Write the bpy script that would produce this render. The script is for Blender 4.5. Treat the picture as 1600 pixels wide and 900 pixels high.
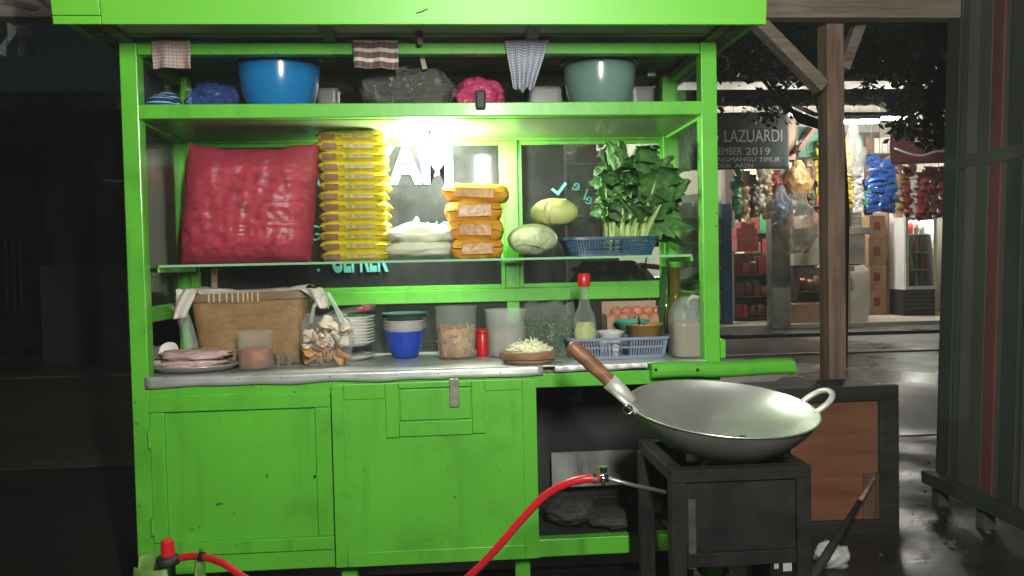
import bpy, math, random
from mathutils import Vector, Matrix, noise
random.seed(11)
R = math.radians
scene = bpy.context.scene
for o in list(bpy.data.objects): bpy.data.objects.remove(o)
COL = scene.collection

# ---------------------------------------------------------------- camera
FPX = 1250.0
CAM = Vector((0.8058, -2.0473, 1.0441)); YAW, PITCH, ROLL = 0.0729, -0.0338, -0.021
_f = Vector((math.sin(YAW)*math.cos(PITCH), math.cos(YAW)*math.cos(PITCH), math.sin(PITCH)))
_r = Vector((math.cos(YAW), -math.sin(YAW), 0)); _u = _r.cross(_f)
_r, _u = _r*math.cos(ROLL)+_u*math.sin(ROLL), -_r*math.sin(ROLL)+_u*math.cos(ROLL)
cam = bpy.data.cameras.new('Camera'); camo = bpy.data.objects.new('Camera', cam); COL.objects.link(camo)
cam.sensor_width = 36.0; cam.lens = FPX/1600*36.0; cam.clip_start = 0.02; cam.clip_end = 3000
m = Matrix((( _r.x, _u.x, -_f.x, CAM.x), (_r.y, _u.y, -_f.y, CAM.y), (_r.z, _u.z, -_f.z, CAM.z), (0,0,0,1)))
camo.matrix_world = m
scene.camera = camo
# ---------------------------------------------------------------- night sky and a trace of moonlight
world = bpy.data.worlds.new('World'); scene.world = world; world.use_nodes = True
nt = world.node_tree; nt.nodes.clear()
sky = nt.nodes.new('ShaderNodeTexSky'); sky.sky_type = 'NISHITA'; sky.sun_disc = False
sky.sun_elevation = R(12); sky.sun_rotation = R(140)
bg = nt.nodes.new('ShaderNodeBackground'); bg.inputs[1].default_value = 0.0016
wo = nt.nodes.new('ShaderNodeOutputWorld')
nt.links.new(sky.outputs[0], bg.inputs[0]); nt.links.new(bg.outputs[0], wo.inputs[0])
sl = bpy.data.lights.new('moon', 'SUN'); sl.energy = 0.004; sl.angle = R(0.5); sl.color = (1, .95, .88)
slo = bpy.data.objects.new('moon', sl); COL.objects.link(slo); slo.rotation_euler = (R(78), 0, R(40)); slo.location = (0, 0, 30)
scene.view_settings.view_transform = 'Standard'; scene.view_settings.look = 'None'
scene.view_settings.exposure = 0.0; scene.view_settings.gamma = 1.0
scene.view_settings.use_curve_mapping = False
scene.render.engine = 'CYCLES'
cy = scene.cycles
cy.use_denoising = True
try: cy.denoiser = 'OPENIMAGEDENOISE'
except Exception: pass
cy.max_bounces = 8; cy.transparent_max_bounces = 24; cy.diffuse_bounces = 3; cy.glossy_bounces = 3
cy.transmission_bounces = 6; cy.sample_clamp_indirect = 4.0; cy.caustics_reflective = False; cy.caustics_refractive = False
LAMP_FRONT = 1380.0     # radiance of the tube lamp hanging in front of the cart
LAMP_CART = 640.0      # radiance of the bulb under the cart's shelf
LAMP_SHOP = 420.0      # radiance of the shop's lamps

# ---------------------------------------------------------------- helpers
def P(px, py, Y):
    """point seen at photo pixel (px,py), on the upright plane at depth Y"""
    d = _f*FPX + _r*(px-800) - _u*(py-450)
    return CAM + d*((Y-CAM.y)/d.y)
def PZ(px, py, Z):
    d = _f*FPX + _r*(px-800) - _u*(py-450)
    return CAM + d*((Z-CAM.z)/d.z)
def S(px, Y):
    return px*(Y-CAM.y)/FPX

class MB:
    def __init__(s): s.v = []; s.f = []; s.m = []; s.mi = 0
    def add(s, vs, fs, M=None):
        b = len(s.v)
        s.v += [(M @ Vector(p)) if M is not None else Vector(p) for p in vs]
        for f in fs: s.f.append(tuple(b+i for i in f)); s.m.append(s.mi)
        return s
    def box(s, x0, x1, y0, y1, z0, z1, M=None):
        return s.add([(x0,y0,z0),(x1,y0,z0),(x1,y1,z0),(x0,y1,z0),(x0,y0,z1),(x1,y0,z1),(x1,y1,z1),(x0,y1,z1)],
                     [(3,2,1,0),(4,5,6,7),(0,1,5,4),(1,2,6,5),(2,3,7,6),(3,0,4,7)], M)
    def bar(s, a, b, w, h, up=(0,0,1)):
        a, b = Vector(a), Vector(b); z = (b-a); L = z.length; z.normalize()
        u = Vector(up)
        if abs(z.dot(u)) > .95: u = Vector((0,1,0))
        x = u.cross(z).normalized(); y = z.cross(x)
        M = Matrix(((x.x,y.x,z.x,a.x),(x.y,y.y,z.y,a.y),(x.z,y.z,z.z,a.z),(0,0,0,1)))
        return s.box(-w/2, w/2, -h/2, h/2, 0, L, M)
    def tube(s, pts, r, n=10, caps=True):
        pts = [Vector(p) for p in pts]; k = len(pts)
        rs = r if isinstance(r, (list, tuple)) else [r]*k
        b = len(s.v); prev = None
        for i, p in enumerate(pts):
            t = (pts[min(i+1,k-1)]-pts[max(i-1,0)]).normalized()
            if prev is None:
                prev = Vector((0,0,1)) if abs(t.z) < .9 else Vector((1,0,0))
            x = (prev - t*prev.dot(t)).normalized(); prev = x; y = t.cross(x)
            for j in range(n):
                a = 2*math.pi*j/n; s.v.append(p + (x*math.cos(a)+y*math.sin(a))*rs[i])
        for i in range(k-1):
            for j in range(n):
                s.f.append((b+i*n+j, b+i*n+(j+1)%n, b+(i+1)*n+(j+1)%n, b+(i+1)*n+j)); s.m.append(s.mi)
        if caps:
            s.f.append(tuple(b+j for j in reversed(range(n)))); s.m.append(s.mi)
            s.f.append(tuple(b+(k-1)*n+j for j in range(n))); s.m.append(s.mi)
        return s
    def lathe(s, prof, c=(0,0,0), n=32, M=None, wob=None):
        b = len(s.v); c = Vector(c)
        for i, (r, z) in enumerate(prof):
            for j in range(n):
                a = 2*math.pi*j/n; rr = r*(1+(wob(a, z) if wob else 0))
                p = Vector((rr*math.cos(a), rr*math.sin(a), z))
                s.v.append((M @ p if M is not None else p) + c)
        for i in range(len(prof)-1):
            for j in range(n):
                s.f.append((b+i*n+j, b+i*n+(j+1)%n, b+(i+1)*n+(j+1)%n, b+(i+1)*n+j)); s.m.append(s.mi)
        if prof[0][0] > 1e-5: pass
        return s
    def grid(s, fn, nu, nv, closeu=False):
        b = len(s.v)
        for j in range(nv+1):
            for i in range(nu if closeu else nu+1): s.v.append(Vector(fn(i/nu, j/nv)))
        w = nu if closeu else nu+1
        for j in range(nv):
            for i in range(nu):
                i2 = (i+1) % w if closeu else i+1
                s.f.append((b+j*w+i, b+j*w+i2, b+(j+1)*w+i2, b+(j+1)*w+i)); s.m.append(s.mi)
        return s
    def build(s, name, mat, parent=None, smooth=False, bevel=0, base=None, solid=0, sub=0):
        off = Vector((0,0,0))
        if parent is not None: off = ORG.get(parent, Vector((0,0,0)))
        elif base is not None: off = Vector(base)
        me = bpy.data.meshes.new(name)
        me.from_pydata([tuple(p-off) for p in s.v], [], s.f)
        for mm in (mat if isinstance(mat, (list, tuple)) else [mat]): me.materials.append(mm)
        if len(me.materials) > 1: me.polygons.foreach_set('material_index', s.m)
        if smooth: me.polygons.foreach_set('use_smooth', [True]*len(me.polygons))
        me.update()
        o = bpy.data.objects.new(name, me); COL.objects.link(o)
        if parent is not None: o.parent = parent
        else: o.location = off
        ORG[o] = off
        if solid:
            md = o.modifiers.new('solid', 'SOLIDIFY'); md.thickness = solid; md.offset = 0
        if bevel:
            md = o.modifiers.new('bevel', 'BEVEL'); md.width = bevel; md.segments = 2; md.limit_method = 'ANGLE'; md.angle_limit = R(40)
        if sub:
            md = o.modifiers.new('sub', 'SUBSURF'); md.levels = sub; md.render_levels = sub
        return o
ORG = {}
def tag(o, label, cat, group=None, kind=None):
    o['label'] = label; o['category'] = cat
    if group: o['group'] = group
    if kind: o['kind'] = kind
    return o
def thing(name, label, cat, base, group=None):
    o = bpy.data.objects.new(name, None); COL.objects.link(o); o.location = base; o.empty_display_size = .05
    ORG[o] = Vector(base)
    return tag(o, label, cat, group)
def struct(o): o['kind'] = 'structure'; return o
def dup(o, loc, rot=None, label=None):
    c = o.copy(); COL.objects.link(c); c.location = loc
    if rot is not None: c.rotation_euler = rot
    if label: c['label'] = label
    for ch in list(o.children):
        d = ch.copy(); COL.objects.link(d); d.parent = c
    return c
def text(name, s, size, M, mat, parent, ext=.0006, bold=0.0, align='LEFT'):
    cu = bpy.data.curves.new('t', 'FONT'); cu.body = s; cu.size = size; cu.extrude = ext; cu.offset = bold
    cu.align_x = align
    to = bpy.data.objects.new('t', cu); COL.objects.link(to)
    bpy.context.view_layer.update()
    dg = bpy.context.evaluated_depsgraph_get()
    me = bpy.data.meshes.new_from_object(to.evaluated_get(dg))
    bpy.data.objects.remove(to); bpy.data.curves.remove(cu)
    off = ORG.get(parent, Vector((0,0,0)))
    me.transform(Matrix.Translation(-off) @ M); me.materials.clear(); me.materials.append(mat); me.name = name
    o = bpy.data.objects.new(name, me); COL.objects.link(o); o.parent = parent; ORG[o] = off
    return o
def TM(p, rot=0, flip=False, sx=1.0, sz=1.0):
    """matrix that stands lettering upright in the XZ plane facing the viewer (-Y)"""
    M = Matrix.Translation(Vector(p)) @ Matrix.Rotation(rot, 4, 'Y') @ Matrix.Rotation(R(90), 4, 'X')
    return M @ Matrix.Diagonal(((-sx if flip else sx), sz, 1, 1))

# ---------------------------------------------------------------- materials
def newmat(name):
    mt = bpy.data.materials.new(name); mt.use_nodes = True
    n = mt.node_tree; n.nodes.clear()
    return mt, n, n.nodes.new('ShaderNodeOutputMaterial')
def pm(name, col, rough=.5, metal=0.0, var=.12, vscale=9.0, bump=0.0, bscale=70.0, coat=0.0, dirt=None, dscale=5.0, damt=.5,
       rvar=.0, stretch=(1,1,1), rand=0.0, spec=.5, sss=0.0, streak=None, chips=None):
    mt, n, out = newmat(name); N = n.nodes.new; L = n.links.new
    b = N('ShaderNodeBsdfPrincipled'); L(b.outputs[0], out.inputs[0])
    b.inputs['Roughness'].default_value = rough; b.inputs['Metallic'].default_value = metal
    b.inputs['Specular IOR Level'].default_value = spec
    if coat: b.inputs['Coat Weight'].default_value = coat; b.inputs['Coat Roughness'].default_value = .15
    if sss: b.inputs['Subsurface Weight'].default_value = sss; b.inputs['Subsurface Scale'].default_value = .01
    tc = N('ShaderNodeTexCoord'); mp = N('ShaderNodeMapping'); mp.inputs['Scale'].default_value = stretch
    L(tc.outputs['Object'], mp.inputs[0])
    t1 = N('ShaderNodeTexNoise'); t1.inputs['Scale'].default_value = vscale; t1.inputs['Detail'].default_value = 6; L(mp.outputs[0], t1.inputs['Vector'])
    r1 = N('ShaderNodeMapRange'); r1.inputs[1].default_value = .3; r1.inputs[2].default_value = .7
    r1.inputs[3].default_value = 1-var; r1.inputs[4].default_value = 1+var; L(t1.outputs['Fac'], r1.inputs[0])
    hs = N('ShaderNodeHueSaturation'); hs.inputs['Color'].default_value = (*col, 1); L(r1.outputs[0], hs.inputs['Value'])
    c = hs.outputs[0]
    if rand:
        oi = N('ShaderNodeObjectInfo'); rr = N('ShaderNodeMapRange'); rr.inputs[3].default_value = 1-rand; rr.inputs[4].default_value = 1+rand
        L(oi.outputs['Random'], rr.inputs[0]); h2 = N('ShaderNodeHueSaturation'); L(c, h2.inputs['Color']); L(rr.outputs[0], h2.inputs['Value']); c = h2.outputs[0]
    if dirt is not None:
        t2 = N('ShaderNodeTexNoise'); t2.inputs['Scale'].default_value = dscale; t2.inputs['Detail'].default_value = 9; t2.inputs['Roughness'].default_value = .68
        L(mp.outputs[0], t2.inputs['Vector'])
        r2 = N('ShaderNodeMapRange'); r2.inputs[1].default_value = .52; r2.inputs[2].default_value = .74; r2.inputs[4].default_value = damt
        L(t2.outputs['Fac'], r2.inputs[0])
        mx = N('ShaderNodeMix'); mx.data_type = 'RGBA'; L(r2.outputs[0], mx.inputs[0]); L(c, mx.inputs[6]); mx.inputs[7].default_value = (*dirt, 1); c = mx.outputs[2]
    if streak is not None:
        ms = N('ShaderNodeMapping'); ms.inputs['Scale'].default_value = (1,1,.09); L(tc.outputs['Object'], ms.inputs[0])
        ts = N('ShaderNodeTexNoise'); ts.inputs['Scale'].default_value = 26; ts.inputs['Detail'].default_value = 7; L(ms.outputs[0], ts.inputs['Vector'])
        rs = N('ShaderNodeMapRange'); rs.inputs[1].default_value = .56; rs.inputs[2].default_value = .8; rs.inputs[4].default_value = streak[1]; L(ts.outputs['Fac'], rs.inputs[0])
        mx = N('ShaderNodeMix'); mx.data_type = 'RGBA'; L(rs.outputs[0], mx.inputs[0]); L(c, mx.inputs[6]); mx.inputs[7].default_value = (*streak[0], 1); c = mx.outputs[2]
    if chips is not None:
        tv = N('ShaderNodeTexNoise'); tv.inputs['Scale'].default_value = chips[1]; tv.inputs['Detail'].default_value = 3; L(tc.outputs['Object'], tv.inputs['Vector'])
        rv = N('ShaderNodeMapRange'); rv.inputs[1].default_value = chips[2]; rv.inputs[2].default_value = chips[2]+.02; rv.inputs[4].default_value = .85; L(tv.outputs['Fac'], rv.inputs[0])
        mx = N('ShaderNodeMix'); mx.data_type = 'RGBA'; L(rv.outputs[0], mx.inputs[0]); L(c, mx.inputs[6]); mx.inputs[7].default_value = (*chips[0], 1); c = mx.outputs[2]
    L(c, b.inputs['Base Color'])
    if rvar:
        r3 = N('ShaderNodeMapRange'); r3.inputs[1].default_value = .3; r3.inputs[2].default_value = .7
        r3.inputs[3].default_value = max(.02, rough-rvar); r3.inputs[4].default_value = min(1, rough+rvar); L(t1.outputs['Fac'], r3.inputs[0]); L(r3.outputs[0], b.inputs['Roughness'])
    if bump:
        t3 = N('ShaderNodeTexNoise'); t3.inputs['Scale'].default_value = bscale; t3.inputs['Detail'].default_value = 5; L(mp.outputs[0], t3.inputs['Vector'])
        bp = N('ShaderNodeBump'); bp.inputs['Strength'].default_value = bump; bp.inputs['Distance'].default_value = .004
        L(t3.outputs['Fac'], bp.inputs['Height']); L(bp.outputs[0], b.inputs['Normal'])
    return mt
def film(name, col, alpha=.3, rough=.12, edge=.5, bump=.5, bscale=40.0, crumple=0.0, st=(1,1,1), tint=(.96,.97,.96)):
    """thin plastic film: partly see-through, wrinkled, shiny"""
    mt, n, out = newmat(name); N = n.nodes.new; L = n.links.new
    b = N('ShaderNodeBsdfPrincipled'); b.inputs['Base Color'].default_value = (*col, 1); b.inputs['Roughness'].default_value = rough
    tr = N('ShaderNodeBsdfTransparent'); tr.inputs[0].default_value = (*tint, 1)
    lw = N('ShaderNodeLayerWeight'); lw.inputs[0].default_value = .35
    tc = N('ShaderNodeTexCoord'); t = N('ShaderNodeTexNoise'); t.inputs['Scale'].default_value = bscale; t.inputs['Detail'].default_value = 6; t.inputs['Distortion'].default_value = 1.2
    L(tc.outputs['Object'], t.inputs['Vector'])
    bp = N('ShaderNodeBump'); bp.inputs['Strength'].default_value = bump; bp.inputs['Distance'].default_value = .006; L(t.outputs['Fac'], bp.inputs['Height']); L(bp.outputs[0], b.inputs['Normal'])
    if crumple:
        mp = N('ShaderNodeMapping'); mp.inputs['Scale'].default_value = st; L(tc.outputs['Object'], mp.inputs[0])
        wn = N('ShaderNodeTexNoise'); wn.inputs['Scale'].default_value = 9; L(mp.outputs[0], wn.inputs['Vector'])
        va = N('ShaderNodeVectorMath'); va.operation = 'MULTIPLY_ADD'; va.inputs[1].default_value = (.12,.12,.12); L(wn.outputs['Color'], va.inputs[0]); L(mp.outputs[0], va.inputs[2])
        hh = None
        for sc_ in (14.0, 33.0):
            vo = N('ShaderNodeTexVoronoi'); vo.inputs['Scale'].default_value = sc_; L(va.outputs[0], vo.inputs['Vector'])
            dv = N('ShaderNodeMath'); dv.operation = 'DIVIDE'; L(vo.outputs['Distance'], dv.inputs[0]); dv.inputs[1].default_value = sc_/14
            if hh is None: hh = dv.outputs[0]
            else:
                ad = N('ShaderNodeMath'); L(hh, ad.inputs[0]); L(dv.outputs[0], ad.inputs[1]); hh = ad.outputs[0]
        b2 = N('ShaderNodeBump'); b2.inputs['Strength'].default_value = crumple; b2.inputs['Distance'].default_value = .02; L(hh, b2.inputs['Height']); L(bp.outputs[0], b2.inputs['Normal']); L(b2.outputs[0], b.inputs['Normal'])
    ml = N('ShaderNodeMath'); ml.operation = 'MULTIPLY_ADD'; L(lw.outputs['Facing'], ml.inputs[0]); ml.inputs[1].default_value = edge; ml.inputs[2].default_value = alpha
    ml.use_clamp = True
    mx = N('ShaderNodeMixShader'); L(ml.outputs[0], mx.inputs[0]); L(tr.outputs[0], mx.inputs[1]); L(b.outputs[0], mx.inputs[2]); L(mx.outputs[0], out.inputs[0])
    return mt
def pane(name, dustc=(.5,.55,.5), dust=.05, tint=(.93,.97,.95)):
    mt, n, out = newmat(name); N = n.nodes.new; L = n.links.new
    tr = N('ShaderNodeBsdfTransparent'); tr.inputs[0].default_value = (*tint, 1)
    gl = N('ShaderNodeBsdfGlossy'); gl.inputs['Roughness'].default_value = .04
    lw = N('ShaderNodeLayerWeight'); lw.inputs[0].default_value = .5
    pw = N('ShaderNodeMath'); pw.operation = 'POWER'; L(lw.outputs['Facing'], pw.inputs[0]); pw.inputs[1].default_value = 4.0
    fr = N('ShaderNodeMath'); fr.operation = 'MULTIPLY_ADD'; L(pw.outputs[0], fr.inputs[0]); fr.inputs[1].default_value = .42; fr.inputs[2].default_value = .04
    mx = N('ShaderNodeMixShader'); L(fr.outputs[0], mx.inputs[0]); L(tr.outputs[0], mx.inputs[1]); L(gl.outputs[0], mx.inputs[2])
    df = N('ShaderNodeBsdfDiffuse'); df.inputs[0].default_value = (*dustc, 1)
    tc = N('ShaderNodeTexCoord'); t = N('ShaderNodeTexNoise'); t.inputs['Scale'].default_value = 4; t.inputs['Detail'].default_value = 10; t.inputs['Roughness'].default_value = .7
    L(tc.outputs['Object'], t.inputs['Vector'])
    mr = N('ShaderNodeMapRange'); mr.inputs[1].default_value = .35; mr.inputs[2].default_value = .75; mr.inputs[3].default_value = dust*.45; mr.inputs[4].default_value = dust*2
    L(t.outputs['Fac'], mr.inputs[0])
    m2 = N('ShaderNodeMixShader'); L(mr.outputs[0], m2.inputs[0]); L(mx.outputs[0], m2.inputs[1]); L(df.outputs[0], m2.inputs[2]); L(m2.outputs[0], out.inputs[0])
    return mt
def emit(name, col, s):
    mt, n, out = newmat(name); e = n.nodes.new('ShaderNodeEmission'); e.inputs[0].default_value = (*col, 1); e.inputs[1].default_value = s
    n.links.new(e.outputs[0], out.inputs[0]); return mt
def wood(name, c1, c2, rough=.65, axis=0, scale=14.0, bump=.25, dirt=None):
    mt, n, out = newmat(name); N = n.nodes.new; L = n.links.new
    b = N('ShaderNodeBsdfPrincipled'); b.inputs['Roughness'].default_value = rough; L(b.outputs[0], out.inputs[0])
    tc = N('ShaderNodeTexCoord'); mp = N('ShaderNodeMapping'); sc = [1,1,1]; sc[axis] = .08; mp.inputs['Scale'].default_value = sc; L(tc.outputs['Object'], mp.inputs[0])
    t = N('ShaderNodeTexNoise'); t.inputs['Scale'].default_value = scale*3; t.inputs['Detail'].default_value = 8; t.inputs['Distortion'].default_value = .6; L(mp.outputs[0], t.inputs['Vector'])
    t2 = N('ShaderNodeTexNoise'); t2.inputs['Scale'].default_value = 3; t2.inputs['Detail'].default_value = 8; L(tc.outputs['Object'], t2.inputs['Vector'])
    ad = N('ShaderNodeMath'); ad.operation = 'MULTIPLY_ADD'; L(t2.outputs['Fac'], ad.inputs[0]); ad.inputs[1].default_value = .6; ad.inputs[2].default_value = -.3
    a2 = N('ShaderNodeMath'); a2.operation = 'ADD'; L(t.outputs['Fac'], a2.inputs[0]); L(ad.outputs[0], a2.inputs[1])
    cr = N('ShaderNodeValToRGB'); cr.color_ramp.elements[0].position = .3; cr.color_ramp.elements[1].position = .72
    cr.color_ramp.elements[0].color = (*c1, 1); cr.color_ramp.elements[1].color = (*c2, 1); L(a2.outputs[0], cr.inputs[0]); L(cr.outputs[0], b.inputs['Base Color'])
    bp = N('ShaderNodeBump'); bp.inputs['Strength'].default_value = bump; bp.inputs['Distance'].default_value = .003; L(t.outputs['Fac'], bp.inputs['Height']); L(bp.outputs[0], b.inputs['Normal'])
    return mt
def plaid(name, base, c2, c3, s1=34.0, s2=34.0):
    mt, n, out = newmat(name); N = n.nodes.new; L = n.links.new
    b = N('ShaderNodeBsdfPrincipled'); b.inputs['Roughness'].default_value = .95; L(b.outputs[0], out.inputs[0])
    tc = N('ShaderNodeTexCoord'); sp = N('ShaderNodeSeparateXYZ'); L(tc.outputs['UV'], sp.inputs[0])
    c = None
    for k, (ax, s, col) in enumerate(((0, s1, c2), (1, s2, c3))):
        mu = N('ShaderNodeMath'); mu.operation = 'MULTIPLY'; mu.inputs[1].default_value = s; L(sp.outputs[ax], mu.inputs[0])
        fr = N('ShaderNodeMath'); fr.operation = 'FRACT'; L(mu.outputs[0], fr.inputs[0])
        gt = N('ShaderNodeMath'); gt.operation = 'GREATER_THAN'; gt.inputs[1].default_value = .62; L(fr.outputs[0], gt.inputs[0])
        g2 = N('ShaderNodeMath'); g2.operation = 'MULTIPLY'; g2.inputs[1].default_value = .75; L(gt.outputs[0], g2.inputs[0])
        mx = N('ShaderNodeMix'); mx.data_type = 'RGBA'; L(g2.outputs[0], mx.inputs[0]); mx.inputs[7].default_value = (*col, 1)
        if c is None: mx.inputs[6].default_value = (*base, 1)
        else: L(c, mx.inputs[6])
        c = mx.outputs[2]
    L(c, b.inputs['Base Color'])
    return mt

GREEN = pm('green_paint', (.102, .455, .032), .4, var=.10, vscale=4, bump=.16, bscale=45, coat=.15, dirt=(.055,.2,.025), dscale=6, damt=.6, streak=((.045,.17,.03), .45), chips=((.06,.085,.035), 48, .715))
GREEN_OLD = pm('green_paint_worn', (.09, .42, .03), .45, var=.12, vscale=6, bump=.25, bscale=40, dirt=(.06,.16,.03), dscale=14, damt=.6, chips=((.2,.2,.13), 45, .69))
GREEN_UNDER = pm('green_ply', (.19, .30, .12), .35, var=.15, vscale=3, bump=.1, coat=.2)
ALU = pm('aluminium_sheet', (.6,.62,.6), .36, metal=.55, var=.12, vscale=7, rvar=.12, bump=.08, bscale=30)
WOK = pm('spun_steel', (.76,.77,.72), .27, metal=.8, var=.08, vscale=6, dirt=(.5,.49,.43), dscale=7, damt=.35)
WOKOUT = pm('sooty_steel', (.26,.26,.24), .45, metal=.55, var=.35, vscale=9, dirt=(.03,.03,.028), dscale=9, damt=.8)
CHROME = pm('chrome', (.7,.7,.68), .18, metal=1, var=.05)
IRON = pm('black_iron', (.009,.010,.009), .8, metal=0, var=.5, vscale=14, bump=.6, bscale=50, dirt=(.035,.033,.028), dscale=6, damt=.7, spec=.25)
LOOPM = pm('cast_aluminium', (.6,.6,.55), .5, metal=.45, var=.1, bump=.2)
DARKWOOD = wood('dark_wood', (.015,.013,.011), (.05,.042,.034))
DARKIN = pm('dark_board', (.022,.026,.025), .7, var=.3, vscale=4, dirt=(.05,.05,.045), dscale=6)
GREYWOOD = wood('grey_timber', (.07,.062,.05), (.2,.18,.15), axis=0)
TIMBER = wood('brown_timber', (.16,.10,.072), (.34,.23,.17), axis=2)
TIMBERX = wood('brown_timber_beam', (.15,.115,.09), (.34,.28,.23), axis=0)
PLY = wood('red_plywood', (.16,.06,.03), (.3,.125,.065), axis=0, scale=6)
HANDLEW = wood('handle_wood', (.16,.07,.035), (.34,.17,.09), axis=0, rough=.45)
BOARDW = wood('cutting_board_wood', (.12,.06,.03), (.3,.17,.09), axis=0)
TANWOOD = wood('raw_plank', (.2,.14,.09), (.4,.3,.2), axis=0)
GLASS = pane('window_glass', dust=.026)
GLASS_SIDE = pane('side_glass', dust=.03)
GLASS_EDGE = pm('glass_edge', (.25,.5,.3), .2, var=.05)
CLEARGL = pane('clear_glass', dust=.02)
CLEAR = film('clear_film', (.85,.88,.84), .09, .12, .28)
CLOUDY = film('cloudy_plastic', (.78,.82,.78), .3, .25, .3, bump=.15)
WHITEP = pm('white_plastic', (.78,.78,.74), .35, var=.05)
BLACKP = pm('black_plastic', (.015,.015,.016), .6, var=.2)
REDP = pm('red_plastic', (.55,.015,.02), .35, var=.06)
RUBBER = pm('tyre_rubber', (.02,.02,.02), .8, var=.2)
CERAMIC = pm('white_ceramic', (.75,.74,.7), .22, var=.05, coat=.3)
# ================================================================ SETTING
# ground, road, pavement
mt, n, out = newmat('wet_asphalt'); N = n.nodes.new; L = n.links.new
b = N('ShaderNodeBsdfPrincipled'); L(b.outputs[0], out.inputs[0])
tc = N('ShaderNodeTexCoord')
t1 = N('ShaderNodeTexNoise'); t1.inputs['Scale'].default_value = .55; t1.inputs['Detail'].default_value = 7; L(tc.outputs['Object'], t1.inputs['Vector'])
t2 = N('ShaderNodeTexNoise'); t2.inputs['Scale'].default_value = 60; t2.inputs['Detail'].default_value = 6; L(tc.outputs['Object'], t2.inputs['Vector'])
mr = N('ShaderNodeMapRange'); mr.inputs[1].default_value = .42; mr.inputs[2].default_value = .58; mr.inputs[3].default_value = .22; mr.inputs[4].default_value = .6; L(t1.outputs['Fac'], mr.inputs[0]); L(mr.outputs[0], b.inputs['Roughness'])
cr = N('ShaderNodeValToRGB'); cr.color_ramp.elements[0].color = (.055,.052,.046,1); cr.color_ramp.elements[1].color = (.15,.142,.125,1); L(t2.outputs['Fac'], cr.inputs[0]); L(cr.outputs[0], b.inputs['Base Color'])
bm_ = N('ShaderNodeMath'); bm_.operation = 'MULTIPLY'; L(mr.outputs[0], bm_.inputs[0]); L(t2.outputs['Fac'], bm_.inputs[1])
bp = N('ShaderNodeBump'); bp.inputs['Strength'].default_value = .55; bp.inputs['Distance'].default_value = .012; L(bm_.outputs[0], bp.inputs['Height']); L(bp.outputs[0], b.inputs['Normal'])
ASPHALT = mt
CONCRETE = pm('damp_concrete', (.034,.034,.031), .5, var=.35, vscale=3, bump=.6, bscale=25, dirt=(.03,.03,.028), dscale=3, damt=.8, rvar=.3)
TILE = pm('shop_floor_tile', (.5,.46,.38), .35, var=.12, vscale=4, dirt=(.2,.18,.14), dscale=4)
struct(MB().box(-400, 400, -60, 700, -.5, 0).build('ground', CONCRETE))
def sheet(name, pts, z, mat, th=.004):
    mb = MB(); k = len(pts)
    mb.add([(x, y, z) for x, y in pts] + [(x, y, z-th) for x, y in pts],
           [tuple(range(k)), tuple(range(2*k-1, k-1, -1))] + [((i+1) % k, i, k+i, k+(i+1) % k) for i in range(k)])
    return struct(mb.build(name, mat))
sheet('road', [(-60,2.3),(60,2.3),(60,7.75),(-60,7.75)], .006, ASPHALT)
kb = struct(MB().box(-60, 60, 5.98, 6.06, .003, .022).build('gutter', pm('gutter_concrete', (.2,.19,.17), .5, var=.3, dirt=(.04,.04,.035))))
sheet('pavement', [(-60,7.75),(60,7.75),(60,8.5),(-60,8.5)], .05, CONCRETE, .06)
struct(MB().box(-2.6, 8.6, 8.5, 12.2, 0, .1).build('shop_floor', TILE))
sheet('dark_ground_sheet', [(-9,-3),(-.15,-3),(-.15,2.29),(-9,2.29)], .006, pm('painted_darkness', (.014,.014,.012), .9, var=.4, vscale=3, bump=.8, bscale=20, spec=.2))  # sheet added to blacken the left ground; the darkness is in its colour
# rubble and litter on the dark ground at the lower right
mb = MB()
for k in range(300):
    x = random.uniform(-.1, 3.2); y = random.uniform(-.6, 2.2); r = random.uniform(.004, .018)*random.choice((.6,.8,1.6))
    s0 = random.random()*6
    mb.add([(x+r*math.cos(s0+i*1.57)*random.uniform(.7,1.3), y+r*math.sin(s0+i*1.57)*random.uniform(.7,1.3), -.002) for i in range(4)] + [(x, y, r*.8)],
           [(0,1,4),(1,2,4),(2,3,4),(3,0,4)])
tag(mb.build('gravel', pm('stones', (.12,.115,.1), .8, var=.4, vscale=2)), 'small stones and crumbs of rubble scattered on the dark ground', 'gravel', kind='stuff')

# ---------------------------------------------------------------- timber shelter over the cart
sh = thing('timber_shelter', 'rough brown timber shelter frame with a square post, braces and tin roof behind the cart', 'shelter', (2.392, 1.2, 0))
a, c = P(1294,300,1.15), P(1321,300,1.15)
MB().box(a.x, c.x, 1.15, 1.24, 0, 2.12).build('post', TIMBER, sh, bevel=.004)
MB().box(-2.2, -2.09, 1.15, 1.26, 0, 2.12).build('post', TIMBER, sh, bevel=.004)
zt = P(1250,32,1.1).z
MB().box(-2.6, 3.4, 1.06, 1.13, zt, zt+.085).build('beam', TIMBERX, sh, bevel=.004)
MB().bar((P(1284,138,1.13)).to_tuple(), P(1176,28,1.13).to_tuple(), .05, .07, (0,1,0)).build('brace', TIMBERX, sh, bevel=.003)
MB().bar((P(1316,108,1.22)).to_tuple(), P(1352,10,1.22).to_tuple(), .045, .055, (0,1,0)).build('brace', TIMBERX, sh, bevel=.003)
for k in range(7):
    x = -2.4 + k*.9
    MB().bar((x, .55, zt+.11), (x, 1.3, zt+.115), .05, .06).build('rafter', TIMBERX, sh)
TIN = pm('tin_roof', (.24,.24,.23), .45, metal=.5, var=.25, vscale=3, dirt=(.1,.06,.04), damt=.6)
mb = MB(); mb.grid(lambda u, v: (-2.7+u*6.3, .5+v*.85, zt+.155+v*.01+.012*math.sin(u*6.3/.076*2*math.pi)), 660, 3)
mb.build('tin_sheet', TIN, sh, smooth=True, solid=.002)
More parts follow.
